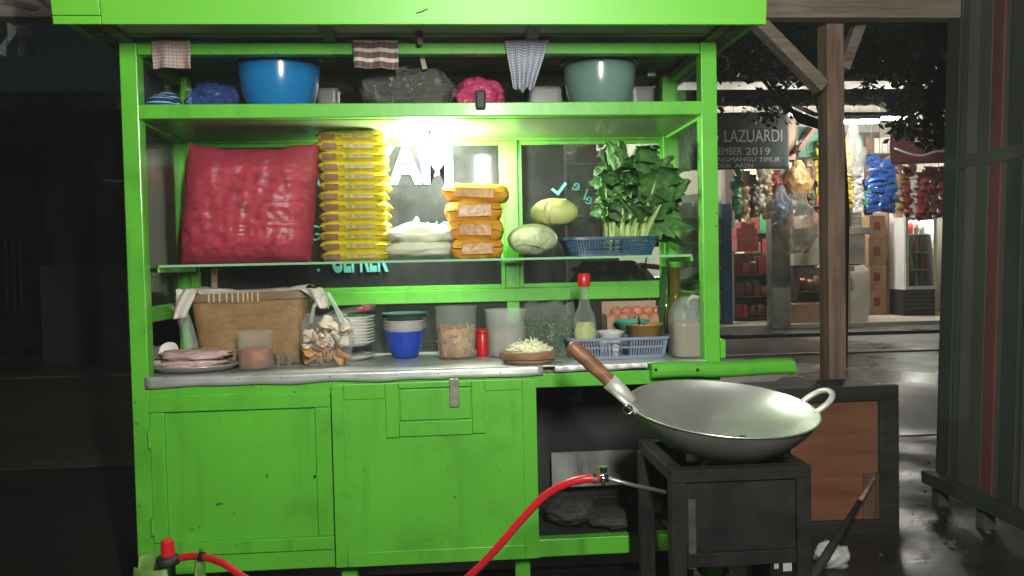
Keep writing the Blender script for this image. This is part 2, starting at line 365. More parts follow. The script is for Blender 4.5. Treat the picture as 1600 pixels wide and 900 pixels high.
# torn strips of plastic hanging from the beam at the upper left
st = thing('torn_plastic_strips', 'pale torn plastic strips dangling from the beam left of the green roof board', 'plastic strips', P(30,38,1.05))
RAG = film('pale_torn_film', (.2,.21,.2), .55, .4, .3)
for (x0,y0,x1,y1,w) in ((20,38,3,86,13),(33,40,34,88,7),(38,40,52,85,10),(5,0,60,12,10),(60,-4,82,10,7)):
    a, c = P(x0,y0,1.04), P(x1,y1,1.03); d = (c-a); sd = Vector((d.z,0,-d.x)).normalized()*S(w,1.04)*.5
    MB().grid(lambda u, v: a+d*v+sd*(2*u-1)*(1-.3*v)+Vector((0,.012*math.sin(u*5+v*7),0)), 4, 8).build('strip', RAG, st, smooth=True)

# ---------------------------------------------------------------- dark slatted gate on the right
gate = thing('slatted_gate', 'tall dark green plank gate leaning on the right edge with one red plank', 'gate', (2.72, .4, 0))
SLATS = [pm('slat_%s' % k, c, .7, var=.3, vscale=4, stretch=(1,1,.15), bump=.3, bscale=30, dirt=(.02,.022,.02), dscale=5)
         for k, c in (('moss', (.07,.086,.066)), ('grey', (.115,.13,.105)), ('red', (.14,.05,.045)), ('dark', (.042,.054,.043)))]
y = 1.12; k = 0
order = [3,0,1,0,2,0,3,0,1,3,0,1,3,0,1,0,3,1,0,3,0,1]
_ga, _gb = P(1488,20,1.12), P(1466,700,1.12)
def gx(z): return _gb.x + (z-_gb.z)*(_ga.x-_gb.x)/(_ga.z-_gb.z)
while k < 30:
    w = random.uniform(.052, .072); j = random.uniform(-.012, .012); yc = y-w/2
    b0, b1 = (gx(.1)+j, yc, .09+random.uniform(-.02,.03)), (gx(2.5)+j, yc+.02, 2.5)
    b0 = (b0[0]+.014*(k % 2), b0[1], b0[2]); b1 = (b1[0]+.014*(k % 2), b1[1], b1[2])
    MB().bar(b0, b1, w+.016, .012, (1,0,0)).build('slat', SLATS[order[k % 22] if k != 4 else 2], gate, bevel=.003)
    y -= w; k += 1
for z, h in ((.11,.05),(1.40,.07)):
    MB().bar((gx(z)+(.03 if z > 1 else -.04), 1.13, z), (gx(z)+(.03 if z > 1 else -.04), -.8, z), .05, h, (1,0,0)).build('rail', SLATS[3] if z<1 else SLATS[0], gate, bevel=.003)
for yy in (1.08, .80, .52, .2, -.2, -.6):
    MB().bar((gx(0)-.01, yy, 0), (gx(.12)-.01, yy, .1), .05, .045, (1,0,0)).build('foot', SLATS[0], gate, bevel=.003)

# ---------------------------------------------------------------- low cabinet right of the stove
x0 = 1.93; x1 = P(1405,640,.8).x; zt2 = P(1390,602,.8).z
lc = thing('low_wooden_cabinet', 'low wooden cabinet with reddish plywood panel in a dark frame behind the wok', 'cabinet', ((x0+x1)/2, .9, 0))
fr = P(1376,620,.8).x; ptop = P(1300,628,.8).z
MB().box(x0, x1, .8, .84, ptop, zt2).build('top_rail', DARKWOOD, lc, bevel=.003)
MB().box(fr, x1, .8, .84, .0, ptop-.001).build('stile', DARKWOOD, lc, bevel=.003)
MB().box(x0, x0+.05, .8, .84, .0, ptop-.001).build('stile', DARKWOOD, lc, bevel=.003)
MB().box(x0+.05, fr, .8, .84, .0, .05).build('bottom_rail', DARKWOOD, lc, bevel=.003)
MB().box(x0+.049, fr+.001, .822, .836, .05, ptop).build('panel', PLY, lc)
MB().box(P(1352,620,.8).x, fr+.001, .814, .8215, .05, P(1370,742,.8).z).build('patch_board', wood('patch_wood', (.1,.05,.03), (.2,.11,.07), axis=2), lc)
MB().box(x0, x1, .842, 1.1, .03, zt2-.02).build('carcass', DARKWOOD, lc)

# ---------------------------------------------------------------- lamp on a pole behind the viewer
TUBE_MAT = emit('lit_tube', (1.0, .99, .9), LAMP_FRONT)
LX, LY = 1.0, -2.12   # the front lamp
lp = thing('tube_lamp', 'upright lit tube lamp hanging from a cord in front of the cart', 'lamp', (LX, LY, 1.4))
MB().box(LX-.014, LX+.014, LY-.05, LY-.022, 1.38, 1.90).build('fixture', WHITEP, lp)
MB().tube([(LX, LY, 1.40), (LX, LY, 1.88)], .014, 12).build('tube', TUBE_MAT, lp, smooth=True)
MB().tube([(LX, LY-.035, 1.90), (LX, LY-.035, 2.6)], .004, 6).build('cord', BLACKP, lp)
MB().tube([(-3, LY-.035, 2.75), (LX, LY-.035, 2.6), (4, LY-.035, 2.75)], .004, 6).build('cable', BLACKP, lp)

# ---------------------------------------------------------------- dark house across the road, left
hs_ = thing('dark_house', 'unlit house in the darkness left of the cart with pillars and a low wall', 'house', (-4.0, 8.0, 0))
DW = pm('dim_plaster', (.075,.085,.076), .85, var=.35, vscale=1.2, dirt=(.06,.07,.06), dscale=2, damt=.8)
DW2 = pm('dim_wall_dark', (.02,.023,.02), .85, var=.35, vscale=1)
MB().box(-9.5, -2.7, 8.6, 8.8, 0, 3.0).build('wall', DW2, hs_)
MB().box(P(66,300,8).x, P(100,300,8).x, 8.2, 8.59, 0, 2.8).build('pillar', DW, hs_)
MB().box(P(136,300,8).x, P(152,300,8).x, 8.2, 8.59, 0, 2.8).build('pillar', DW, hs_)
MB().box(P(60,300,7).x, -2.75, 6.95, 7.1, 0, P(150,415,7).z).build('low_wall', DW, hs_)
MB().box(-9.8, -2.65, 6.6, 9, P(100,182,7).z, P(100,155,7).z).build('eave', pm('dim_eave', (.1,.12,.11), .8, var=.3), hs_)
for px in (8, 20, 31):
    MB().tube([P(px,372,7.6), P(px+3,485,7.6)], .018, 8).build('window_bar', DW, hs_)
for (a0,b0,a1,b1) in ((70,285,98,368),(104,300,130,330),(104,345,128,372)):
    p, q = P(a0,b1,8.15), P(a1,b0,8.15)
    MB().box(p.x, q.x, 8.13, 8.19, p.z, q.z).build('panel', DW, hs_)

# ---------------------------------------------------------------- trees
LEAF = pm('dark_leaves', (.045,.075,.035), .5, var=.4, vscale=3)
BARK = wood('bark', (.04,.032,.024), (.1,.08,.06), axis=2)
def tree(name, label, base, spots, nleaf, ls):
    t = thing(name, label, 'tree', base)
    mb = MB(); c0 = Vector(base); top = Vector(spots[0][0])
    mid = (c0+top)*.5+Vector((.1,.1,0))
    mb.tube([c0, mid, top], [.09,.07,.035], 9).build('trunk', BARK, t, smooth=True)
    for (c, rx, rz) in spots[1:]:
        mb = MB(); mb.tube([mid+(top-mid)*.5, (mid+Vector(c))*.5+Vector((0,0,.15)), Vector(c)], [.035,.025,.01], 6).build('limb', BARK, t, smooth=True)
    mb = MB()
    for (c, rx, rz) in spots:
        c = Vector(c)
        cl = [Vector((random.gauss(0,.5)*rx, random.gauss(0,.5)*rx, random.gauss(0,.5)*rz)) for _ in range(16)]
        for k in range(nleaf):
            q = c + random.choice(cl) + Vector((random.gauss(0,.13)*rx, random.gauss(0,.13)*rx, random.gauss(0,.13)*rz))
            d = Vector((random.uniform(-1,1), random.uniform(-1,1), random.uniform(-1,.3))).normalized()
            s0 = d.cross(Vector((random.uniform(-1,1), random.uniform(-1,1), .3))).normalized(); l = ls*random.uniform(.6,1.3)
            up = d.cross(s0)*l*.12
            mb.add([q, q+d*l*.5+s0*l*.24+up, q+d*l, q+d*l*.5-s0*l*.24+up], [(0,1,2),(0,2,3)])
    mb.build('crown', LEAF, t)
    return t
tree('leafy_tree', 'dark leafy tree hanging in front of the shop beside the slatted gate', (6.1,4.6,0),
     [((P(1470,120,4.4)).to_tuple(), .5, .5), (P(1450,60,4.0).to_tuple(), .65, .5), (P(1390,40,4.2).to_tuple(), .55, .45), (P(1440,175,4.0).to_tuple(), .36, .28)], 620, .085)
tree('leafy_tree', 'dark leafy tree behind the timber post under the shelter beam', (P(1308,500,5.2).x,5.2,0),
     [((P(1306,80,5.2)).to_tuple(), .7, .4), (P(1245,60,5.0).to_tuple(), .7, .5), (P(1180,95,5.0).to_tuple(), .6, .35), (P(1140,60,5.2).to_tuple(), .6, .5)], 420, .09)
# ================================================================ FOOD CART
cart = thing('food_cart', 'lime green wooden food cart with glass sides, shelves and cabinet doors', 'food cart', (.75, .2, 0))
def part(name, mat, *boxes, bevel=.0025, parent=None):
    mb = MB()
    for bx in boxes: mb.box(*bx)
    return mb.build(name, mat, parent or cart, bevel=bevel)
BY = .39     # back of the cart
# posts
for (x0,x1,y0,y1) in ((0,.042,0,.042),(1.458,1.5,0,.042),(.004,.05,BY-.04,BY),(1.45,1.496,BY-.04,BY)):
    part('post', GREEN, (x0,x1,y0,y1,.18,1.60))
# upper shelf rail, shelf board
part('shelf_rail', GREEN, (.042,1.458,-.004,.03,1.413,1.448))
part('shelf_rail', GREEN, (.05,1.45,BY-.03,BY-.004,1.405,1.44))
for x in (.012,1.458): part('shelf_rail', GREEN, (x,x+.03,.042,BY-.04,1.405,1.44))
part('shelf_board', GREEN_UNDER, (.043,1.457,.031,BY-.031,1.412,1.424), bevel=0)
# top rails
part('top_rail', GREEN, (.042,1.458,.006,.036,1.572,1.600))
part('top_rail', TANWOOD, (.05,1.45,BY-.03,BY-.002,P(600,122,.38).z,P(600,88,.38).z))
for x in (.006,1.466): part('top_rail', GREEN_OLD, (x,x+.028,.042,BY-.04,1.572,1.600))
# roof: fascia boards leaning out at the top, ceiling boards, rafters
FZ = 1.586; FYB = -.2
tilt = Matrix.Translation((0, FYB, FZ)) @ Matrix.Rotation(R(8.0), 4, 'X')
FASC = pm('green_fascia', (.13, .50, .035), .44, var=.06, vscale=4, bump=.10, bscale=30, coat=0, chips=((.05,.09,.03), 40, .74))
xl, xr = P(83,38,FYB).x, P(1197,37,FYB).x; xj = P(158,30,FYB).x
MB().box(xj+.0012, xr, 0, .018, 0, .3, tilt).build('fascia_board', FASC, cart, bevel=.0015)
zj = P(120,25,FYB).z-FZ
MB().box(xl, xj, -.001, .018, zj+.0012, .3, tilt).build('fascia_board', FASC, cart, bevel=.0015)
MB().box(xl, xj, -.0005, .018, 0, zj, tilt).build('fascia_board', FASC, cart, bevel=.0015)
MB().tube([tilt @ Vector((P(650,8,FYB).x,-.001,.024)), tilt @ Vector((P(660,4,FYB).x,-.001,.028)), tilt @ Vector((P(668,0,FYB).x,-.001,.034))], .0012, 6).build('scratch', BLACKP, cart)
for x in (xl, xr-.018):
    part('roof_side', GREEN_OLD, (x, x+.018, FYB+.03, .62, 1.60, 1.84))
CEIL = wood('ceiling_board', (.26,.25,.23), (.52,.51,.48), axis=0, scale=8)
yy = FYB+.02; k = 0
while yy < .6:
    w = (.085, .07, .1, .075, .09)[k % 5]
    part('ceiling_board', CEIL, (xl+.02, xr-.02, yy, yy+w-.004, 1.612+.002*(k % 2), 1.622+.002*(k % 2)), bevel=.001); yy += w; k += 1
for x in (xl+.02, .004, .5, 1.0, 1.466, xr-.05):
    part('rafter', GREYWOOD, (x, x+.03, FYB+.022, .6, 1.601, 1.6115), bevel=.001)
# counter
part('counter_frame', GREEN, (.042,1.458,0,.03,.715,.752))
part('counter_frame', GREEN, (.05,1.45,BY-.03,BY-.002,.715,.752))
top = part('counter_top', ALU, (.034,1.462,-.006,BY-.004,.769,.774), bevel=.001)
part('counter_board', TANWOOD, (.045,1.455,.031,BY-.032,.742,.7685), bevel=0)
# the turned-down sheet edge, crumpled, in three lengths, with nail heads
def lipz(x): return .0025*noise.noise(Vector((x*9,0,3)))
for (xa, xb, h) in ((.036,1.03,.026),(1.06,1.305,.018)):
    mb = MB(); mb.grid(lambda u, v: (xa+u*(xb-xa), -.0075-.002*abs(math.sin(u*23))*v, (.774)-v*(h+3*lipz(xa+u*(xb-xa)))), 60, 3)
    mb.build('counter_lip', ALU, cart, smooth=True, solid=.0012)
for px in (372,438,515,575,620,685,782):
    p = P(px, 594-(px-300)*.024, -.012); MB().lathe([(.0001,-.001),(.0016,-.0005),(.002,.0005),(.002,.002)], (p.x,-.0095,p.z), 8, Matrix.Rotation(R(-90),4,'X')).build('nail', pm('nail_grey', (.12,.12,.11), .5, metal=.5) if px == 372 else bpy.data.materials['nail_grey'], cart)
# push handle: a rounded bar along the right end
hb = MB(); xa, xb = P(1016,575,-.01).x, P(1237,572,-.01).x
hb.grid(lambda u, v: (xa+(xb-xa)*v, -.012+.027*math.copysign(abs(math.cos(2*math.pi*u))**.7, math.cos(2*math.pi*u)), .752+.002*math.sin(v*9)+.0205*math.copysign(abs(math.sin(2*math.pi*u))**.7, math.sin(2*math.pi*u))), 20, 14, True)
nb = len(hb.v); hb.f.append(tuple(range(nb-20, nb))); hb.m.append(0); hb.f.append(tuple(reversed(range(20)))); hb.m.append(0)
hnd = hb.build('push_handle', GREEN_OLD, cart, smooth=False, bevel=.002)
for px in (1025,1090): 
    p = P(px, 578, -.041); MB().lathe([(.0001,-.002),(.004,-.001),(.004,.002)], (p.x,-.0405,p.z), 8, Matrix.Rotation(R(-90),4,'X')).build('bolt', IRON, hnd)
part('bracket', GREEN, (1.5005,1.515,.0,.035,P(1133,560,0).z,P(1133,530,0).z))
# lower frame
part('bottom_rail', GREEN, (.042,1.458,0,.032,.272,.318))
part('bottom_rail', DARKWOOD, (.05,1.45,BY-.032,BY,.272,.318))
for x in (.008,1.462): part('bottom_rail', GREEN, (x,x+.03,.042,BY-.04,.272,.318)); part('counter_side_rail', GREEN, (x,x+.03,.042,BY-.04,.7,.752))
part('cabinet_floor', DARKIN, (.04,1.46,.033,BY-.033,.30,.312), bevel=0)
part('cabinet_side', GREEN_OLD, (.012,.024,.043,BY-.041,.3185,.6995), bevel=0)
part('cabinet_side', DARKIN, (1.476,1.488,.043,BY-.041,.3185,.6995), bevel=0)
part('cabinet_back', DARKIN, (.051,1.449,BY-.02,BY-.008,.3185,.7145), bevel=0)
xd = P(838,720,0).x
part('divider', GREEN_OLD, (xd-.03,xd-.004,.001,BY-.034,.3185,.7145))
# left hinged door: frame of strips round a thin panel
dx0, dx1, dz0, dz1 = .043, P(519,700,0).x, .3185, P(300,620,0).z
part('front_strip', GREEN, (.043,dx1+.01,-.001,.014,dz1+.003,.7145))
ld = part('door', GREEN, (dx0+.03,dx1-.03,.004,.010,dz0+.03,dz1-.03), bevel=0)
sw = .036
part('door_frame', GREEN, (dx0,dx1,-.008,.0035,dz1-sw,dz1), parent=ld)
part('door_frame', GREEN, (dx0,dx1,-.008,.0035,dz0+.002,dz0+sw), parent=ld)
part('door_frame', GREEN, (dx0,dx0+sw,-.0074,.0035,dz0+sw+.0008,dz1-sw-.0008), parent=ld)
part('door_frame', GREEN, (dx1-sw*1.1,dx1,-.0074,.0035,dz0+sw+.0008,dz1-sw-.0008), parent=ld)
MB().lathe([(.0001,0),(.003,0),(.003,.004)], (P(492,744,0).x,-.0005,P(492,744,0).z), 10, Matrix.Rotation(R(90),4,'X')).build('keyhole', BLACKP, ld)
for z in (.40,.62): MB().tube([(.0425,-.009,z-.022),(.0425,-.009,z+.022)], .004, 8).build('hinge', GREEN_OLD, ld)
# right sliding door, proud of the frame, with a framed flap and a hasp
sx0, sx1, sz0, sz1 = P(520,700,-.03).x, P(840,720,-.03).x, P(680,880,-.03).z, P(680,597,-.03).z
sd_ = part('sliding_door', GREEN, (sx0,sx1,-.026,-.012,sz0,sz1))
tY = (-.0305,-.0262)
xs = lambda px: P(px,640,-.03).x
zs = lambda py: P(680,py,-.03).z
for bx in ((sx1-S(22,-.03),sx1,sz0,sz1),(sx0,sx0+S(18,-.03),sz0,sz1)):
    part('trim', GREEN, (bx[0],bx[1],*tY,bx[2],bx[3]), parent=sd_, bevel=.0012)
part('trim', GREEN, (sx0+S(18.6,-.03),sx1-S(22.6,-.03),*tY,sz0,sz0+S(22,-.03)), parent=sd_, bevel=.0012)
part('trim', GREEN, (sx0+S(18.6,-.03),xs(602),*tY,zs(620),sz1), parent=sd_, bevel=.0012)
part('trim', GREEN, (xs(758),sx1-S(22.6,-.03),*tY,zs(613),sz1), parent=sd_, bevel=.0012)
fY = (-.034,-.0263)
part('flap_frame', GREEN, (xs(603),xs(623),*fY,zs(681),sz1+.001), parent=sd_, bevel=.0012)
part('flap_frame', GREEN, (xs(737.6),xs(757),*fY,zs(679),sz1+.001), parent=sd_, bevel=.0012)
part('flap_frame', GREEN, (xs(623.4),xs(737.2),*fY,zs(680),zs(657.5)), parent=sd_, bevel=.0012)
part('flap_frame', GREEN, (xs(623.4),xs(737.2),*fY,zs(605),sz1+.001), parent=sd_, bevel=.0012)
part('flap', GREEN, (xs(625),xs(735.5),-.0325,-.0263,zs(655.5),zs(607)), parent=sd_, bevel=.002)
HASP = pm('hasp_metal', (.3,.32,.25), .4, metal=.8, var=.3, vscale=40)
hx0, hx1 = xs(703), xs(718)
part('hasp', HASP, (hx0,hx1,-.0395,-.037,zs(636),zs(592)), (hx0+.004,hx1-.004,-.037,-.0325,zs(634),zs(624)), parent=sd_, bevel=.001)
# open compartment: sheet-metal tray, things in the dark
STAIN = pm('stained_zinc', (.34,.36,.34), .45, metal=.25, var=.3, vscale=14, stretch=(1,1,.25), dirt=(.02,.02,.02), dscale=16, damt=.95, bump=.3)
a, c = P(852,752,.30), P(1009,702,.30)
part('zinc_sheet', STAIN, (a.x+.02,c.x,.30,.306,a.z-.02,c.z), bevel=0)
# legs and wheels
for x in (.06,1.40):
    w = MB(); M = Matrix.Rotation(R(90),4,'Y')
    w.lathe([(.06,-.02),(.13,-.022),(.15,-.015),(.155,0),(.15,.015),(.13,.022),(.06,.02)], (x+.02,.2,.156), 28, M)
    wh = w.build('wheel', RUBBER, cart, smooth=True)
    MB().lathe([(.0001,-.024),(.02,-.024),(.06,-.012),(.062,0),(.06,.012),(.02,.024),(.0001,.024)], (x+.02,.2,.156), 20, M).build('hub', IRON, wh, smooth=True)
MB().tube([(.02,.2,.156),(1.48,.2,.156)], .012, 8).build('axle', IRON, cart)
for x in (.5,.95): part('leg', GREEN_OLD, (x,x+.04,.02,.06,0,.2715))
# glass: back panes, side panes, glass shelf
zb0, zb1 = .922, .962
part('window_rail', GREEN, (.051,1.449,BY-.034,BY-.006,zb0,zb1))
xm0, xm1 = P(791,460,BY-.04).x, P(813,460,BY-.04).x
part('mullion', GREEN, (xm0,xm1,BY-.036,BY-.004,zb1+.0005,1.4045))
part('mullion', GREEN, (xm0+.002,xm1-.002,BY-.034,BY-.006,.7525,zb0-.0005))
for (xa,xb) in ((.0505,xm0-.0005),(xm1+.0005,1.4495)):
    w = part('window', GLASS, (xa+.006,xb-.006,BY-.02,BY-.016,zb1+.006,1.399), bevel=0)
    for bx in ((xa,xa+.012,zb1+.0005,1.404),(xb-.012,xb,zb1+.0005,1.404)): part('frame', GREEN, (bx[0],bx[1],BY-.03,BY-.0205,bx[2],bx[3]), parent=w, bevel=.001)
    for bx in ((xa+.0125,xb-.0125,zb1+.0005,zb1+.013),(xa+.0125,xb-.0125,1.392,1.404)): part('frame', GREEN, (bx[0],bx[1],BY-.03,BY-.0205,bx[2],bx[3]), parent=w, bevel=.001)
    part('lower_pane', GLASS_SIDE, (xa,xb,BY-.02,BY-.016,.7525,zb0), bevel=0)
for x, s in ((.0,1),(1.47,-1)):
    part('side_rail', GREEN, (x+.006,x+.03,.0425,BY-.0405,.905,.945))
    part('side_pane', GLASS_SIDE, (x+.016,x+.019,.0425,BY-.0405,.9455,1.4045), bevel=0)
    part('side_pane', GLASS_SIDE, (x+.016,x+.019,.0425,BY-.0405,1.4405,1.5715), bevel=0)
SHZ = 1.052
gs = part('glass_shelf', CLEARGL, (.052,1.448,.07,BY-.037,SHZ-.006,SHZ), bevel=0)
part('shelf_edge', GLASS_EDGE, (.052,1.448,.0675,.0698,SHZ-.006,SHZ), parent=gs, bevel=0)
for x in (.05,1.443): part('shelf_cleat', GREEN_OLD, (x,x+.007,.06,BY-.04,SHZ-.02,SHZ-.0065))
part('shelf_bracket', GREEN_OLD, (P(783,405,.3).x,P(820,405,.3).x,.30,BY-.037,SHZ-.014,SHZ-.0065))
part('rear_stile', GREEN, (P(300,440,.33).x,P(312,440,.33).x,.32,.345,.7745,SHZ-.021))
part('rear_stick', TANWOOD, (P(331,430,.3).x,P(340,430,.3).x,.29,.30,.7745,SHZ-.0065), bevel=.001)
# lettering on the rear panes
TURQ = pm('turquoise_vinyl', (.12,.5,.4), .4, var=.06)
WVIN = pm('white_vinyl', (.5,.55,.5), .5, var=.06)
YD = BY-.0235
def letters(s, x0, x1, ytop, ybot, mat, name='lettering', bold=.0):
    a, c = P(x0,ybot,YD), P(x1,ytop,YD); h = c.z-a.z; size = h/.70
    o = text(name, s, size, TM((0,0,0)), mat, cart, bold=bold)
    xs_ = [v.co.x for v in o.data.vertices]; zs_ = [v.co.z for v in o.data.vertices]
    sx = (c.x-a.x)/(max(xs_)-min(xs_)); mnx, mnz = min(xs_), min(zs_); kz = h/(max(zs_)-mnz)
    off = ORG[cart]
    for v in o.data.vertices:
        v.co.x = (v.co.x-mnx)*sx+a.x-off.x; v.co.z = (v.co.z-mnz)*kz+a.z-off.z; v.co.y += YD
    for v in o.data.vertices: v.co.y += 0
    return o
letters('AYAM', 520, 707, 227, 290, TURQ, bold=.008)
letters('GEPREK', 518, 606, 372, 427, TURQ, bold=.004)
p = P(498,422,YD); MB().lathe([(.0001,0),(.005,0),(.005,.001),(.0001,.001)], (p.x,YD,p.z), 14, Matrix.Rotation(R(90),4,'X')).build('lettering', TURQ, cart)
letters('NG', 668, 702, 346, 368, TURQ)
letters('K', 486, 500, 230, 292, TURQ)
letters('G', 480, 500, 352, 376, TURQ)
p = P(874,306,YD); off = ORG[cart]
text('lettering', 'L', .062, TM(p, R(38), flip=True), TURQ, cart, bold=.0015)
for s, px, py, rt in (('e',903,292,30),('l',915,305,20),('e',925,312,12)):
    text('lettering', s, .05, TM(P(px,py+8,YD), R(rt), flip=True), film('faded_vinyl_'+s+str(px), (.08,.5,.4), .35, .4, .1, bump=0), cart)
letters('D', 932, 948, 198, 236, WVIN); letters('e', 950, 966, 206, 236, WVIN)
letters('m', 1020, 1034, 204, 226, WVIN); letters('l', 1042, 1048, 204, 232, WVIN)
p = P(902,621,.35)
for (a0,b0,a1,b1) in ((894,615,900,629),(901,612,906,629),(906,607,910,629)):
    q0, q1 = P(a0,b1,.366), P(a1,b0,.366); part('sticker', TURQ, (q0.x,q1.x,.3655,.3688,q0.z,q1.z), bevel=0)

# bulb hanging under the shelf
bp_ = P(672,232,.22)
bl = thing('light_bulb', 'glowing white bulb hanging under the upper shelf above the dough bags', 'light bulb', bp_)
MB().lathe([(.0001,-.044),(.014,-.042),(.027,-.032),(.034,-.016),(.035,-.002),(.03,.012),(.018,.022)], bp_, 24).build('globe', emit('lit_bulb', (1,.99,.9), LAMP_CART), bl, smooth=True)
MB().lathe([(.019,.022),(.0185,.03),(.0001,.03)], bp_, 18).build('socket', WHITEP, bl, smooth=True)
MB().tube([(bp_.x,bp_.y,bp_.z+.03),(bp_.x,bp_.y,1.4117)], .003, 6).build('cord', BLACKP, bl)

# hooks and handles outside the left post
hk = thing('wire_hook', 'bent wire hook on the upper left post of the cart', 'hook', P(180,105,.02))
MB().tube([P(187,83,.02),P(166,84,.02),P(166,108,.02),P(187,112,.02)], .0017, 6).build('wire', CHROME, hk)
MB().tube([P(170,114,.02),P(178,121,.02),P(188,129,.02)], .0015, 6).build('wire_end', CHROME, hk)
MB().tube([P(1124,88,.02),P(1137,92,.02),P(1138,105,.02),P(1133,110,.02)], .0017, 6)
tag(MB().tube([P(1121,86,.02),P(1136,90,.02),P(1138,104,.02),P(1132,110,.02)], .0017, 6).build('wire_hook', CHROME, base=P(1130,100,.02)), 'small bent wire hook on the upper right post of the cart', 'hook')
ut = thing('metal_spatula', 'metal utensil handles sticking out past the left post', 'spatula', P(185,285,.1))
MB().tube([P(160,282,.1),P(166,282,.1),P(205,285,.1),P(232,287,.1)], [.006,.0045,.003,.003], 8).build('handle', CHROME, ut, smooth=True)
MB().tube([P(168,289,.11),P(232,291,.11)], .0022, 8).build('handle', CHROME, ut, smooth=True)
MB().box(P(220,350,.1).x, P(232,350,.1).x, .1, .103, P(225,350,.1).z, P(225,281,.1).z).build('blade', WHITEP, ut, bevel=.001)
# ================================================================ GOODS ON THE CART
CT = .7745   # counter top
US = 1.4485  # upper shelf
def blob(mb, c, rx, ry, rz, amp=.12, fr=3.0, nu=28, nv=18, flat=None, seed=0.0, rid=False):
    c = Vector(c)
    def fn(u, v):
        th = 2*math.pi*u; ph = math.pi*(v-.5)*.999
        d = Vector((math.cos(th)*math.cos(ph), math.sin(th)*math.cos(ph), math.sin(ph)))
        q = noise.noise(d*fr+Vector((seed,seed*2,seed*.5)))
        if rid: q = 1-2*abs(q)*1.4
        p = Vector((d.x*rx, d.y*ry, d.z*rz))*(1+amp*q)
        if flat is not None and p.z < flat: p.z = flat + (p.z-flat)*.05
        return c+p
    return mb.grid(fn, nu, nv, True)
def dish(prof, c, M=None, n=36): return MB().lathe(prof, c, n, M)

# ---- upper shelf: basins
def basin(name, label, px0, px1, ytop, Y, mat, hz):
    a, c = P(px0,ytop+12,Y), P(px1,ytop+12,Y); r = (c.x-a.x)/2*1.04; cx = (a.x+c.x)/2
    zt = P((px0+px1)/2, ytop+6, Y).z; h = zt-US
    t = thing(name, label, 'basin', (cx, Y, US))
    dish([(.0001,.004),(r*.56,.004),(r*.58,.0),(r*.62,.004),(r*.74,h*.16),(r*.84,h*.38),(r*.895,h*.6),(r*.925,h*.82),(r*.935,h-.012),(r*.90,h-.012),(r*.86,h*.55),(r*.6,.010),(.0001,.010)], (cx,Y,US), None, 48).build('bowl', mat, t, smooth=True)
    dish([(r*.93,h-.013),(r*1.0,h-.012),(r*1.005,h-.004),(r*.99,h),(r*.93,h-.002),(r*.92,h-.013)], (cx,Y,US), None, 48).build('rim', mat, t, smooth=True)
    return t
BLUEB = pm('blue_plastic', (.012,.17,.42), .2, var=.04, coat=.3); GREYG = pm('grey_green_plastic', (.13,.23,.2), .22, var=.04, coat=.3)
basin('plastic_basin', 'large glossy blue plastic basin on the upper shelf', 370, 502, 86, .17, BLUEB, .1)
basin('plastic_basin', 'grey green plastic basin on the upper shelf at the right', 878, 994, 90, .17, GREYG, .1)
# upturned striped bowls at the left end
SKY = pm('pale_blue_melamine', (.3,.5,.62), .3, var=.05); NAVY = pm('navy_melamine', (.02,.05,.14), .3, var=.05)
for k in range(2):
    c = P(252+k*10, 150, .1+.05*k); r = .043; zt_ = c.z-US+.006*k
    t = thing('striped_bowl', ('front','rear')[k]+' upturned navy bowl with pale blue bands at the left end of the upper shelf', 'bowl', (c.x,.1+.05*k,US), 'upturned bowls on the upper shelf')
    prof = [(.0001,1.0),(.45,.985),(.5,.93),(.7,.80),(.75,.74),(.86,.5),(.9,.42),(1.0,.05),(1.01,0)]
    for a_, b_, mt_, nm in ((0,2,SKY,'foot'),(2,3,NAVY,'bowl_wall'),(3,4,SKY,'band'),(4,5,NAVY,'bowl_wall'),(5,6,SKY,'band'),(6,8,NAVY,'bowl_wall')):
        dish([(q*r, z_*zt_+.0005) for q, z_ in prof[a_:b_+1]], (c.x,.1+.05*k,US)).build(nm, mt_, t, smooth=True)
# soft bags on the upper shelf
def sack(name, label, px0, px1, ytop, Y, mat, dy=.07, z0=US, amp=.16, fr=3.2, seed=0, cat='bag', nu=48, nv=30, extra=None, group=None):
    a, c = P(px0,ytop,Y), P(px1,ytop,Y); rx = (c.x-a.x)/2; h = P((px0+px1)/2,ytop,Y).z-z0
    cx = (a.x+c.x)/2; mb = MB(); rz = h/2
    def fn(u, v):
        th = 2*math.pi*u; t = v
        prof = math.sin(math.pi*min(.999,max(.001,t*.9+.06)))**.42
        nn = noise.noise(Vector((math.cos(th)*fr+seed, math.sin(th)*fr, t*fr*1.3)))
        n2 = noise.noise(Vector((math.cos(th)*fr*3+seed, math.sin(th)*fr*3, t*fr*4)))
        k = prof*(1+amp*nn+amp*.6*n2)
        return Vector((cx+rx*k*math.cos(th), Y+dy*k*math.sin(th), z0+h*(t**.9)*(1+.10*nn*(t))+.001))
    mb.grid(fn, nu, nv, True); k = nu
    mb.f.append(tuple(range(nu*nv, nu*(nv+1)))); mb.m.append(0)
    mb.f.append(tuple(reversed(range(nu)))); mb.m.append(0)
    return tag(mb.build(name, mat, smooth=True, base=(cx,Y,z0)), label, cat, group)
GREYBAG = film('grey_bag', (.2,.205,.19), .30, .28, .4, bump=.6, bscale=18, crumple=1.0)
PINKBAG = film('pink_bag', (.55,.06,.16), .85, .35, .1, bump=.5, bscale=40, crumple=1.0)
BLUEBAG = film('blue_bag', (.06,.12,.4), .35, .28, .35, bump=.5, bscale=30, crumple=1.1)
sack('plastic_bag', 'dark grey see-through plastic bag slumped in the middle of the upper shelf', 562, 712, 110, .14, GREYBAG, .08, seed=1.3, amp=.1)
sack('plastic_bag', 'crumpled pink plastic bag beside the grey bag on the upper shelf', 710, 788, 124, .2, PINKBAG, .05, seed=5, amp=.22)
